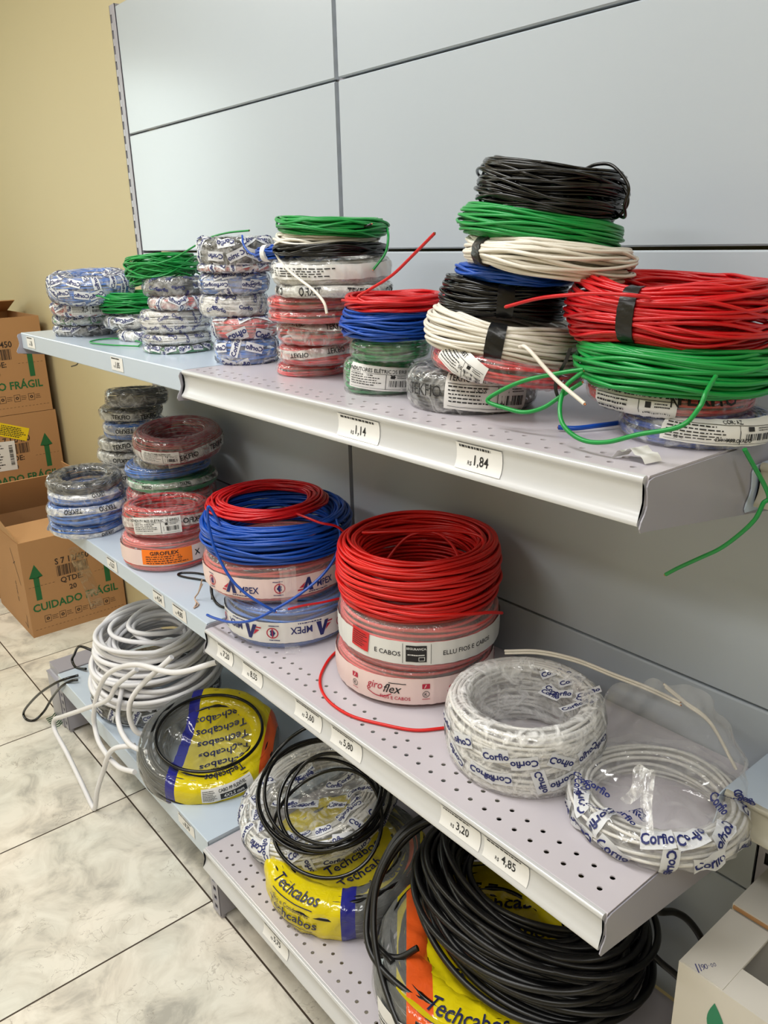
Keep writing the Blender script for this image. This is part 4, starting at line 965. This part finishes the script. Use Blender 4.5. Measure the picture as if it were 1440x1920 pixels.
# ---- blue/red stack with printed bands
h5 = 'stack of red and blue rings at the joint of the middle shelves'
def ampex(q, flip_y, flipx, base):
    """one logo: slanted A with red sail, then lettering"""
    L = []
    sg = -1 if flip_y else 1
    return L
def ampex_band(pf, dp, o, ca, q0, hgt, upside, offs):
    mb = MB(); th = np.linspace(-PI, PI, 181); q = q0+np.linspace(-hgt/2, hgt/2, 5); Tn, Q = np.meshgrid(th, q, indexing='ij')
    mb.grid(pf.pt(Tn, Q, .0042+dp(Tn, Q)), 0); r = PI if upside else 0
    for d in offs:
        c = ca+d; s_ = -1 if upside else 1; k = hgt/.036
        A = lambda g, dx, dy, mi: on_prof(mb, pf, dp, g, c, q0, r, .005, mi, dx=dx*k, dy=dy*k)
        A(poly_geo(np.array([(-.012, -.012), (-.005, -.012), (.004, .013), (-.001, .013)])*k), -.018, 0, 1)      # left leg
        A(poly_geo(np.array([(.002, -.012), (.010, -.012), (.004, .013), (-.001, .013)])*k), -.018, 0, 1)       # right leg
        A(poly_geo(np.array([(-.016, -.004), (-.008, -.004), (-.004, .006)])*k), -.019, 0, 2)                    # red sail
        A(poly_geo(np.array([(-.018, -.0065), (-.009, -.0065), (-.010, -.009), (-.019, -.009)])*k), -.019, 0, 2)
        A(text_geo('MPEX', .017*k, .016, wide=.82), .0165, -.003, 1)
        A(lines_geo(.05*k, .003*k, 1, 3, .6), .008, -.0145, 1)
    for d in (offs[0]-.5, offs[0]+.52, offs[1]+.52):
        c = ca+d; k = hgt/.036
        for g, dx, dy, mi in ((ring_geo(.0095*k, .0017*k, 24), 0, 0, 2), (rect_geo(.0018*k, .016*k, 1, 2), 0, 0, 2), (poly_geo([(.005*k*math.cos(a)*(1 if i % 2 else .6), .006*k*math.sin(a)) for i, a in enumerate(np.arange(10)*PI/5)]), 0, 0, 1)):
            on_prof(mb, pf, dp, g, c, q0, r, .005, mi, dx=dx, dy=dy)
        on_prof(mb, pf, dp, lines_geo(.022*k, .002*k, 1, 3, .8), c, q0, r, .005, 1, dy=.0125*k); on_prof(mb, pf, dp, lines_geo(.022*k, .002*k, 1, 4, .8), c, q0, r, .005, 1, dy=-.0125*k)
    return mb.build('label_band', [PINKBAND if not upside else WBAND, NAVY, MAGENTA], o)
o, pf, dp, ca = W(T(.087, -.240, .7455, .134, .090), BLUEF, 'blue stretch-wrapped coil with upside-down lettering band, below the red one', h5, fm=F_TIGHT, seed=90, kind='tight', amp=.0015, wr=.003, n=4, ratio=.68)
ampex_band(pf, dp, o, ca, -.004, .044, True, (-.80, .30, 1.4))
o, pf, dp, ca = W(T(.047, -.240, .8365, .152, .086), PINKF, 'light red stretch-wrapped coil with navy lettering band, under the blue wire', h5, fm=F_TIGHT, seed=91, kind='tight', amp=.002, wr=.003, n=3.2, ratio=.68)
ampex_band(pf, dp, o, ca, -.004, .040, False, (-.51, .52, 1.55))
Bc(T(.057, -.240, .920, .156, .074), BLUE, 'large bright blue wire coil under the thin red ring, middle shelf', h5, wr=.0028, messy=1.6, seed=92, sides=8, ratio=.72, seg=110,
   tails=[[(.10, -.39, 1.00), (.094, -.407, 1.04), (.088, -.409, 1.02), (.089, -.409, 1.00), (.103, -.408, .956), (.133, -.399, .908), (.158, -.386, .881), (.185, -.366, .859), (.204, -.345, .841)],
          [(.20, -.19, .99), (.224, -.20, .962), (.232, -.22, .928), (.234, -.255, .899), (.225, -.300, .872), (.203, -.345, .846), (.171, -.380, .822), (.10, -.388, .795), (.028, -.388, .778), (-.002, -.388, .774)]])
Bc(T(.026, -.240, .993, .127, .018), RED, 'flat red wire ring on top of the blue wire coil, middle shelf', h5, wr=.0025, messy=2.0, seed=93, sides=8, ratio=.66, seg=110,
   tails=[[(.14, -.25, 1.003), (.185, -.25, 1.004), (.222, -.243, 1.001), (.233, -.215, .99), (.235, -.19, .965), (.23, -.165, .93)]])
mb = MB(); P = [(.205, -.318, .838), (.217, -.290, .841), (.232, -.255, .842), (.24, -.22, .842)]; mb.tube(spline(P), .0024, 8)
tag(mb.build('wire_end', RED), 'short red wire end poking out between the two lettered coils', 'wire')
# clear tape strip over both coils
mb = MB(); V = []
for i, (z, rr) in enumerate([(.925, .160), (.90, .158), (.87, .157), (.84, .154), (.825, .140), (.79, .1385), (.765, .1385), (.75, .15), (.7465, .17)]):
    a0 = math.atan2(CAM.y+.24, CAM.x-.06)+.06
    V.append([(.066+rr*math.cos(a0+d), -.24+rr*math.sin(a0+d), z+.002*math.sin(i*2+d*30)) for d in np.linspace(-.10, .10, 6)])
mb.grid(np.array(V)); tag(mb.build('clear_tape', F_TIGHT), 'wide strip of clear tape stuck down the front of the lettered coils', 'tape')
# black cable and twine at the left side of this stack
mb = MB(); mb.tube(spline([(-.105, -.30, .93), (-.118, -.31, .87), (-.122, -.31, .81), (-.10, -.325, .77), (-.05, -.33, .758), (.0, -.30, .7575)]), .003, 8); mb.tube(spline([(-.11, -.28, .92), (-.128, -.30, .85), (-.125, -.31, .79), (-.09, -.33, .762)]), .003, 8)
mb.tube(spline([(-.12, -.27, .7575), (-.196, -.285, .7575), (-.251, -.312, .7575), (-.280, -.320, .7575), (-.283, -.304, .7575), (-.245, -.275, .7575), (-.16, -.25, .7575)]), .0026, 8)
tag(mb.build('black_cord', BLACK), 'thin black cord beside the lettered red coil, with a flat loop on the shelf', 'cord')
mb = MB(); 
for k in range(2): mb.tube(spline([(-.10, -.345, .80+.01*k), (-.115, -.35, .775), (-.125, -.355, .760), (-.105+.01*k, -.362, .757), (-.085, -.378, .757)]), .0016, 5)
tag(mb.build('twine', mat('jute_twine', srgb(186, 160, 140), .8)), 'bit of frayed beige twine on the left middle shelf', 'twine')

# ---- red stack
h6 = 'stack of three red coils in the middle of the middle shelf'
o, pf, dp, ca = W(T(.411, -.176, .7455, .146, .074, (100, 1)), PINKF, 'light red stretch-wrapped coil with black and crimson logo, bottom of red stack', h6, fm=F_TIGHT, seed=95, kind='tight', amp=.0015, wr=.003, n=4, ratio=.66, seg=110)
mb = MB(); th = np.linspace(-PI, PI, 181); q0 = -.002; hg = .048; q = q0+np.linspace(-hg/2, hg/2, 5); Tn, Q = np.meshgrid(th, q, indexing='ij'); mb.grid(pf.pt(Tn, Q, .0042+dp(Tn, Q)), 0)
for d in (-.36, .62, 1.6):
    A = lambda g, dx, dy, mi, rot=0: on_prof(mb, pf, dp, g, ca+d, q0, 0, .005, mi, dx=dx, dy=dy)
    A(text_geo('giro', .021, .004, shear=.3, wide=.85), -.018, .004, 2)
    A(text_geo('flex', .023, .008, shear=.4, wide=.9), .014, .004, 1)
    A(rect_geo(.03, .0014, 5, 1), .022, .0145, 1); A(text_geo('FIOS E CABOS', .0085, .012), .018, -.013, 2)
    A(lines_geo(.006, .001, 1), 0, 0, 2)
    tt = np.linspace(0, 1, 9); sw = np.stack([-.033+.045*tt, -.007-.008*np.sin(tt*PI)], 1); v = np.vstack([sw, sw[::-1]+[0, .0018]]); f = np.array([(i, i+1, 16-i, 17-i) for i in range(8)])
    A((v, f), 0, 0, 2)
for d in (-.36-.42, .13, 1.12):
    A = lambda g, dx, dy, mi: on_prof(mb, pf, dp, g, ca+d, q0, 0, .005, mi, dx=dx, dy=dy)
    A(rect_geo(.013, .009, 2, 1), 0, .011, 2); A(text_geo('A', .009, .01), 0, .011, 0); A(ring_geo(.006, .001, 20), 0, -.004, 1); A(text_geo('K', .008, .01), 0, -.004, 1); A(rect_geo(.013, .001, 1, 1), 0, -.013, 2)
mb.build('label_band', [PINKBAND, INK, MAGENTA], o)
o, pf, dp, ca = W(T(.423, -.176, .8195, .146, .092, (40, 1)), PINKF, 'light red stretch-wrapped coil with black security mark, middle of red stack', h6, fm=F_TIGHT, seed=96, kind='tight', amp=.0015, wr=.003, n=4, ratio=.66, seg=110)
mb = MB(); q0 = -.004; hg = .042; q = q0+np.linspace(-hg/2, hg/2, 5); Tn, Q = np.meshgrid(th, q, indexing='ij'); mb.grid(pf.pt(Tn, Q, .0042+dp(Tn, Q)), 0)
A = lambda g, d, dx, dy, mi, o_=.005: on_prof(mb, pf, dp, g, ca+d, q0, 0, o_, mi, dx=dx, dy=dy)
A(text_geo('ELLU FIOS E CABOS', .0118, .008, wide=.96), .62, 0, .0, 1); A(text_geo('E CABOS', .0118, .008), -.37, 0, -.002, 1)
A(rect_geo(.034, .030, 4, 2), -.03, 0, 0, 1); A(text_geo('SEGURANÇA', .0055, .02), -.03, 0, .009, 0, .0056); A(lines_geo(.028, .003, 1, 2, .7), -.03, 0, -.002, 0, .0056); A(frame_geo(.010, .007, .0008), -.03, .009, -.009, 0, .0056)
A(rect_geo(.0007, .036, 1, 2), -.03, -.022, 0, 1); A(rect_geo(.0007, .036, 1, 2), -.03, .024, 0, 1)
mb.build('label_band', [WBAND, INK], o)
mb = MB(); on_prof(mb, pf, dp, rect_geo(.038, .036, 6, 3), ca-.74, .004, -.1, .0058, 0); on_prof(mb, pf, dp, lines_geo(.032, .028, 7, 5, .35), ca-.74, .004, -.1, .0062, 1); mb.build('red_label', [REDLAB, INK], o)
Bc(T(.425, -.176, .9105, .147, .104, (-50, 1)), RED2, 'tall bright red wire coil on top of the red stack, middle shelf', h6, wr=.0029, messy=1.1, seed=97, sides=8, ratio=.68, n=3.2, seg=120,
   tails=[[(.50, -.31, .938), (.545, -.28, .935), (.570, -.245, .934), (.584, -.20, .926), (.588, -.16, .917), (.585, -.13, .905)],
          [(.34, -.13, .99), (.325, -.19, 1.0), (.345, -.235, 1.012), (.40, -.20, 1.02), (.47, -.13, 1.022), (.52, -.11, 1.015), (.54, -.16, .99), (.53, -.2, .96)],
          [(.35, -.20, .94), (.37, -.15, .99), (.42, -.12, 1.0), (.49, -.14, .98), (.51, -.19, .95)]])
mb = MB(); mb.tube(spline([(.255, -.19, .7485), (.256, -.215, .7485), (.264, -.240, .7485), (.277, -.270, .7485), (.297, -.300, .7485), (.328, -.334, .7485), (.366, -.358, .7485), (.413, -.371, .7485), (.468, -.368, .7485), (.521, -.345, .7485), (.57, -.315, .7485), (.60, -.27, .7485)]), .0028, 8)
tag(mb.build('wire_loop', RED2), 'bright red wire curving on the perforated shelf in front of the red stack', 'wire')

# ---- white coil in printed film
def membrane(pf, parent, m, z0, sag, Rm, seed=0, name='cover_film', prints=None, printm=None, amp=.004, dome=0.0):
    r_ = np.random.RandomState(seed); K = [(r_.randint(1, 7), r_.uniform(20, 90), r_.uniform(0, 6.3), r_.uniform(.3, 1)) for _ in range(8)]
    def zf(x, y):
        r = np.hypot(x, y); th = np.arctan2(y, x); d = 0
        for a, b, c, wt in K: d = d+wt*(1-1.7*np.abs(np.sin(a*th/1.0+b*r*.6+c)))*np.minimum(1, r/Rm*1.5)
        return z0-sag*(1-(r/Rm)**2)+d/4*amp*(1-.5*(r/Rm)**4)
    rr = np.linspace(0.02, 1, 24)*Rm; th = np.linspace(0, 2*PI, 97)[:-1]
    A, Bm = np.meshgrid(rr, th, indexing='ij'); X = A*np.cos(Bm); Y = A*np.sin(Bm)
    mb = MB(); mb.grid(np.stack([X, Y, zf(X, Y)], -1), 0, wv=True)
    mats_ = [m]
    if prints:
        mats_ += prints[0]
        for g, x, y, rot, mi, off in prints[1]:
            v, f = place(g, 0, 0, rot); v = v+np.array([x, y]); mb.add(np.stack([v[:, 0], v[:, 1], zf(v[:, 0], v[:, 1])+off], 1), f, mi)
    return mb.build(name, mats_, parent)
o, pf, dp, ca = W(T(.721, -.224, .7455, .124, .112, (-50, 1)), WHITEF, 'thick white coil in printed clear film beside the red stack, middle shelf', None, fm=F_MILK, seed=100, print_='Corfio', psize=.0145, amp=.003, wr=.0028, n=3.2, ratio=.66, seg=110, pspread=1.6, pq=(-.13, .13), rect=True)
rd = random.Random(5); pr = []
for k in range(9):
    a = ca+PI-.9+rd.uniform(-.9, .5); R_ = rd.uniform(.045, .10); x_, y_ = R_*math.cos(a), R_*math.sin(a); rt = rd.uniform(-.3, 1.2)
    pr += [(rect_geo(.036, .017, 4, 2), x_, y_, rt, 1, .0012), (text_geo('Corfio', .0125, .03), x_, y_, rt, 2, .0018)]
membrane(pf, o, F_MEMB, .108, .022, .106, 3, prints=([WPRINT, NAVY], pr))
mb = MB(); P = spline([(.62, -.16, .858), (.667, -.130, .866), (.725, -.110, .868), (.788, -.100, .865), (.845, -.090, .862), (.899, -.090, .861)])
mb.tube(P, .0022, 8); mb.tube(P+[.001, 0, -.0044], .0022, 8)
P2 = spline([(.99, -.09, .80), (.941, -.080, .845), (.900, -.080, .859), (.865, -.080, .872)]); mb.tube(P2, .0022, 8); mb.tube(P2+[.003, -.001, -.003], .0022, 8)
o_ = mb.build('twin_cable', WHITE); tag(o_, 'white flat twin cable end reaching right from the thick white coil', 'cable')
c = MB(); 
for Pq in (P, P+[.001, 0, -.0044], P2): c.tube([Pq[-1], Pq[-1]+(Pq[-1]-Pq[-2])*.3], .0009, 6)
c.build('copper_core', COPPER, o_)

# ---- half-used white coil in a big clear bag
o, pf, dp, ca = W(T(.938, -.200, .7455, .126, .056, (-40, -3)), WHITEF, 'part-used white coil in an open crumpled printed bag, right end of middle shelf', None, fm=F_CLEAR, seed=101, print_='Corfio', psize=.016, amp=.009, wr=.0026, n=2.4, ratio=.70, dens=.5, pspread=1.5, pq=(-.18, .30), seg=110)
pr = []
for k in range(11):
    a = ca+rd.uniform(-1.2, 1.6); R_ = rd.uniform(.075, .115); x_, y_ = R_*math.cos(a), R_*math.sin(a); rt = rd.uniform(-1, 1)
    pr += [(text_geo('Corfio', .014, .03), x_, y_, rt, 2, .0016)]
membrane(pf, o, F_MEMB, .058, .010, .112, 8, amp=.014, prints=([WPRINT, NAVY], pr))
# upright back part of the bag
mb = MB(); u = np.linspace(-1, 1, 46); v = np.linspace(0, 1, 26); U, V = np.meshgrid(u, v, indexing='ij')
th = ca+PI+U*1.6; hgt = (.110-.06*np.abs(U)**2.2); R_ = .114+.02*V*(1-.2*np.abs(U)) - .05*V*(np.abs(U) < 2)*0
cr = .006*np.sin(9*U+4*V)+.005*np.abs(np.sin(14*U-7*V+1))+.004*np.sin(23*U+11*V)
R_ = R_-.035*V**1.5+cr*V
Z = .045+hgt*V+.004*np.sin(17*U)*V
XB = R_*np.cos(th); YB = np.minimum(R_*np.sin(th), .185)
mb.grid(np.stack([XB, YB, Z], -1)); mb.build('bag_film', [F_BAG, NAVY], o)
mb = MB(); t = np.linspace(0, 2*PI, 12, endpoint=False)
P = spline([(.0, -.075, .055), (.012, -.07, .075), (.005, -.055, .095), (.016, -.05, .10), (.03, -.075, .07), (.05, -.10, .05)], 8)
mb.grid(np.stack([P+[-.008, 0, .002], P+[0, .003, -.003], P+[.009, 0, .003]], 1)); mb.build('twisted_film', F_MILK, o)

# ================================================================ lower shelf
h7 = 'coils on the left lower shelf'
o, pf, dp, ca = W(T(-.668, -.255, .2245, .190, .085), BLACK, 'wide black coil in printed film under the white cable, left lower shelf', None, fm=F_CLEAR, seed=110, print_='Corfio', psize=.016, wr=.004, ratio=.6, seg=110, pspread=1.6, pq=(-.2, .2), cat='coil of cable')
def cone_cable(name, root_t, m, label, R0, R1, H, wr, n, seed, hole=.5, group=None, wob=1.0, sx=1.0, sy=1.0, tails=(), cat='coil of cable'):
    """heap of thick cable loops, wide at the bottom and narrowing upwards"""
    root = coil_root(name, root_t, label, cat, group); rnd = np.random.RandomState(seed); mb = MB()
    seg = 96; th = np.arange(seg)*2*PI/seg
    for i in range(n):
        f = (i+.5)/n; lay = rnd.uniform(0, 1); R = (R0+(R1-R0)*f**.9)-(lay**1.5)*(R0*(1-hole))*(.25+.75*f)
        cx, cy = rnd.normal(0, .010*wob, 2); z = wr+H*f
        t1, t2 = rnd.uniform(0, 2*PI, 2); tl = rnd.uniform(.2, 1.0)*.018*wob; r = R*(1+.035*wob*np.cos(2*th+t2)+.02*wob*np.cos(3*th+t1))
        P = np.stack([cx+sx*r*np.cos(th), cy+sy*r*np.sin(th), z+tl*np.cos(th-t1)+.006*wob*np.sin(2*th+t2)], 1); P[:, 2] = np.maximum(P[:, 2], wr)
        mb.tube(P, wr, 9, closed=True)
    mb.build('cable_loops', m, root)
    inv = root_matrix(root).inverted(); del root['cam_az']
    for tp in tails:
        P = np.array([tuple(inv @ Vector(p)) for p in spline(tp, 14)]); b = MB(); b.tube(P, wr, 9); b.build('loose_end', m, root)
    return root
cone_cable('cable_coil', T(-.652, -.250, .303, .2, .2, (-35, 8)), WHITEC, 'big loose heap of thick white cable with ends trailing to the floor, left lower shelf', .184, .145, .175, .0068, 34, 5, .55,
   tails=[[(-.10, -.33, .60), (-.188, -.395, .56), (-.34, -.430, .53), (-.47, -.455, .46), (-.565, -.462, .36), (-.606, -.468, .28), (-.612, -.47, .232), (-.56, -.478, .205), (-.438, -.480, .205), (-.34, -.47, .235)],
          [(-.42, -.40, .47), (-.479, -.435, .414), (-.523, -.452, .355), (-.647, -.475, .279), (-.80, -.505, .19), (-.865, -.510, .15), (-.860, -.515, .115), (-.771, -.515, .085), (-.654, -.520, .05), (-.585, -.520, .012),
           (-.565, -.518, .016), (-.545, -.510, .08), (-.52, -.495, .145), (-.461, -.480, .242), (-.40, -.44, .27)],
          [(-.28, -.36, .55), (-.36, -.425, .45), (-.39, -.445, .38), (-.385, -.43, .31), (-.37, -.36, .29)],
          [(-.55, -.40, .36), (-.50, -.44, .30), (-.40, -.452, .28), (-.30, -.43, .29)]])
def fl(u, v, y): return None
mb = MB(); mb.tube(spline([(-.90, -.34, .30), (-.955, -.375, .315), (-1.016, -.380, .262), (-1.03, -.385, .238), (-1.00, -.385, .225), (-.95, -.37, .235)]), .0042, 8)
mb.tube(spline([(-0.927,-0.402,0.235),(-0.949,-0.454,0.225),(-1.056,-0.489,0.150),(-1.163,-0.512,0.060),(-1.210,-0.520,0.010),(-1.174,-0.521,0.005),(-1.152,-0.502,0.005),(-1.144,-0.469,0.030),(-1.070,-0.455,0.110),(-0.956,-0.452,0.200),(-0.912,-0.431,0.232),(-0.899,-0.414,0.235)]), .0042, 8)
tag(mb.build('black_cord', BLACK), 'black cable loop drooping over the left end of the lower shelf to the floor', 'cord')

# ---- yellow printed bags
def tech_ramp(lo, hi, order, a1=.9, name='', haze=.2):
    return dict(lo=lo, hi=hi, stops=order)
RT = .182
ft = film('yellow_blue_printed_film', .2, bump=.6, bscale=40, rough=.13, ramp=dict(lo=-RT, hi=RT, stops=[(0.0, C_, .12), (.30, B_, .92), (.37, Y_, .93), (.90, O_, .93), (.97, C_, .15)]))
ftm = film('yellow_cover_film', .2, bump=.6, bscale=30, rough=.1, ramp=dict(lo=-RT, hi=RT, stops=[(0.0, C_, .10), (.30, B_, .85), (.37, Y_, .55), (.90, O_, .8), (.97, C_, .1)]))
def tech_prints(pf, dp, root, ca, sgn, rows=((-.2, 0), (.42, 0)), size=.030, ths=(0,), upside=True, sub=True):
    mb = MB()
    for q, ps in [(q_, None) for q_ in (rows)]:
        for d in ths:
            on_prof(mb, pf, dp, text_geo('Techcabos', size, .012, shear=.15), ca+d, q, PI if upside else 0, .0046, 0)
            on_prof(mb, pf, dp, rect_geo(size*3.6, size*.06, 8, 1), ca+d, q, PI if upside else 0, .0046, 0, dy=-size*.62)
            if sub: on_prof(mb, pf, dp, text_geo('Fios e Condutores', size*.42, .006), ca+d, q, PI if upside else 0, .0046, 0, dy=-size*1.0)
    return mb.build('film_print', NAVYK, root)
NAVYK = mat('dark_navy_print', srgb(24, 28, 70), .5)
root, pf, dp, ca = W(T(-.280, -.285, .2245, .186, .095, (-28, 13)), BLACK, 'black cable coil in yellow and blue printed bag, tilted, centre of lower shelf', None, fm=ft, seed=120, wr=.0045, ratio=.60, seg=110, amp=.005, cat='coil of cable', ntheta=190)
tech_prints(pf, dp, root, ca, 1, rows=(.066, .10), size=.029, ths=(.20,), upside=True)
mb = MB(); lq, lt = .024, ca+.18
on_prof(mb, pf, dp, rect_geo(.13, .034, 14, 5), lt, lq, .03, .0055, 0)
on_prof(mb, pf, dp, text_geo('CABO PP FLEXÍVEL', .0095, .02, wide=.9), lt, lq, .03, .0062, 1, dx=.012, dy=.0095)
on_prof(mb, pf, dp, rect_geo(.066, .015, 8, 3), lt, lq, .03, .0062, 1, dx=.012, dy=-.006)
on_prof(mb, pf, dp, text_geo('4X2,5 mm', .0125, .02, wide=.95), lt, lq, .03, .0070, 0, dx=.012, dy=-.006)
on_prof(mb, pf, dp, lines_geo(.034, .026, 7, 3, .4), lt, lq, .03, .0062, 1, dx=-.045)
on_prof(mb, pf, dp, bar_geo(.016, .024, 9, 2), lt, lq, .03, .0062, 1, dx=.055)
mb.build('label', [PAPER, INK], root)
pr = []
for d in (-.115, -.075, -.035, .005, .045, .085):
    pr += [(text_geo('Techcabos', .031, .014, shear=.15), d*math.cos(ca)-.035*math.sin(ca), d*math.sin(ca)+.035*math.cos(ca), ca-PI/2+.06, 1, .002)]
membrane(pf, root, ftm, .088, .03, .165, 12, prints=([NAVYK], pr), amp=.012)
# loops of the black cable on it
mb = MB(); tt = np.linspace(0, 2*PI, 90)[:-1]
for rr, zz, ph in ((.134, .103, .3),):
    mb.tube(np.stack([rr*np.cos(tt)*1.02+.008, rr*np.sin(tt), zz+.006*np.cos(tt+ph)], 1), .0042, 8, closed=True)
mb.build('cable_loop', BLACK, root)

RT2 = .172
ft2 = film('yellow_orange_printed_film', .2, bump=.6, bscale=40, rough=.13, ramp=dict(lo=-RT2, hi=RT2, stops=[(0.0, Y_, .93), (.50, B_, .92), (.58, C_, .14), (.95, Y_, .9)]))
root, pf, dp, ca = W(T(.285, -.262, .2145, .178, .095, (-40, 2)), BLACK, 'black cable coil in yellow and blue printed bag, beneath the leaning printed white bag', None, fm=ft2, seed=121, wr=.0045, ratio=.58, seg=110, amp=.006, cat='coil of cable', ntheta=190)
tech_prints(pf, dp, root, ca, 1, rows=(.002, .05), size=.030, ths=(-.75,), upside=False)
pr = [(text_geo('Techcabos', .032, .010, shear=.15), x_, y_, ca+PI/2+.6, 1, .002) for x_, y_ in [(d*math.cos(ca+.6), d*math.sin(ca+.6)) for d in (.02, .065, .11)]]
ftm2 = film('yellow_cover_film_pale', .2, bump=.6, bscale=30, rough=.1, ramp=dict(lo=-RT2, hi=RT2, stops=[(0.0, Y_, .8), (.3, Y_, .7), (.86, O_, .8)]))
membrane(pf, root, ftm2, .085, .02, .15, 14, prints=([NAVYK], pr), amp=.012)

root, pf, dp, ca = W(T(.150, -.228, .295, .188, .070, (-110, 17)), WHITEF, 'leaning coil in white printed film with black cable loops over it, lower shelf', None, fm=F_MED, seed=122, wr=.003, ratio=.62, seg=100, amp=.007, print_='Corfio', psize=.017, pspread=2.2, pq=(-.15, .4))
rd = random.Random(11); pr = []
for k in range(14):
    a = rd.uniform(0, 6.28); R_ = rd.uniform(.02, .12); x_, y_ = R_*math.cos(a), R_*math.sin(a); rt = ca+PI/2+rd.uniform(-.5, .5)
    pr += [(rect_geo(.044, .02, 4, 2), x_, y_, rt, 1, .0016), (text_geo('Corfio', .016, .03), x_, y_, rt, 2, .0024)]
membrane(pf, root, F_MED, .062, .025, .14, 15, prints=([WPRINT, NAVY], pr), amp=.014)
r = coil_root('cable_coil', T(.215, -.265, .385, .14, .03, (-70, 22)), 'open loops of thin black cable draped over the leaning printed white bag', 'coil of cable'); del r['cam_az']
mb = MB(); rn = np.random.RandomState(4)
for k, (cx, cy, R_, z_) in enumerate([(-.01, 0, .140, .01), (.0, .01, .135, .018), (.03, -.01, .108, .012), (.035, .0, .102, .02), (-.02, .015, .150, .004), (.045, -.03, .12, -.01)]):
    mb.tube(np.stack([cx+R_*np.cos(tt)*1.05, cy+R_*np.sin(tt)*.95, z_+.010*np.cos(tt+k)+.012*np.sin(2*tt+k)], 1), .0040, 9, closed=True)
mb.build('cable_loops', BLACK, r)

RT4 = .215
ft4 = film('yellow_orange_blue_printed_film', .2, bump=.6, bscale=36, rough=.13, ramp=dict(lo=-RT4, hi=RT4, stops=[(0.0, C_, .15), (.16, O_, .93), (.26, Y_, .93), (.86, B_, .92), (.92, C_, .15)]))
root, pf, dp, ca = W(T(.675, -.240, .2145, .212, .132), BLACK, 'wide black cable coil in yellow printed bag under the black cable heap, lower shelf', None, fm=ft4, seed=123, wr=.005, ratio=.5, seg=110, amp=.006, cat='coil of cable', ntheta=200)
tech_prints(pf, dp, root, ca, 1, rows=(.088,), size=.040, ths=(-.20,), upside=False)
label_patch(pf, dp, ca-.80, -.01, .10, .085, root, '', [], seed=124, off=.0056, barcode=False, rot=.2)
pr = [(text_geo('Techcabos', .040, .016, shear=.1), d*math.cos(ca)-.03*math.sin(ca), d*math.sin(ca)+.03*math.cos(ca), ca+PI/2, 1, .002) for d in (-.10, -.045, .01, .065)]
ftm4 = film('yellow_cover_film_dark', .2, bump=.6, bscale=30, rough=.1, ramp=dict(lo=-RT4, hi=RT4, stops=[(0.0, C_, .15), (.12, Y_, .85), (.80, B_, .85)]))
membrane(pf, root, ftm4, .125, .02, .19, 16, prints=([NAVYK], pr), amp=.012)
cone_cable('cable_coil', T(.700, -.172, .352, .2, .2, (-48, 0)), BLACKR, 'heap of thick black rubber cable at the right end of the lower shelf', .200, .190, .092, .0056, 66, 9, .58, wob=1.0, sx=1.10, sy=.78,
   tails=[[(.62, -.36, .36), (.60, -.385, .34), (.57, -.40, .335), (.533, -.405, .338)],
          [(.80, -.10, .47), (.879, -.11, .50), (.905, -.13, .53), (.931, -.150, .538), (.943, -.120, .525), (.959, -.100, .505), (.975, -.080, .46), (.985, -.07, .40)],
          [(.86, -.15, .46), (.879, -.13, .45), (.891, -.12, .428), (.922, -.11, .403), (.955, -.10, .385), (.985, -.10, .36)],
          [(.60, -.12, .50), (.53, -.20, .51), (.50, -.28, .49), (.50, -.34, .44), (.52, -.39, .38), (.57, -.42, .345), (.66, -.415, .335), (.74, -.38, .33)],
          [(.66, -.15, .52), (.57, -.22, .525), (.52, -.29, .50), (.515, -.355, .44), (.55, -.40, .38), (.61, -.43, .33), (.70, -.455, .30), (.78, -.45, .27), (.85, -.41, .24)],
          [(.56, -.16, .50), (.50, -.22, .47), (.475, -.29, .42), (.487, -.35, .36), (.53, -.39, .335), (.60, -.40, .34)]])
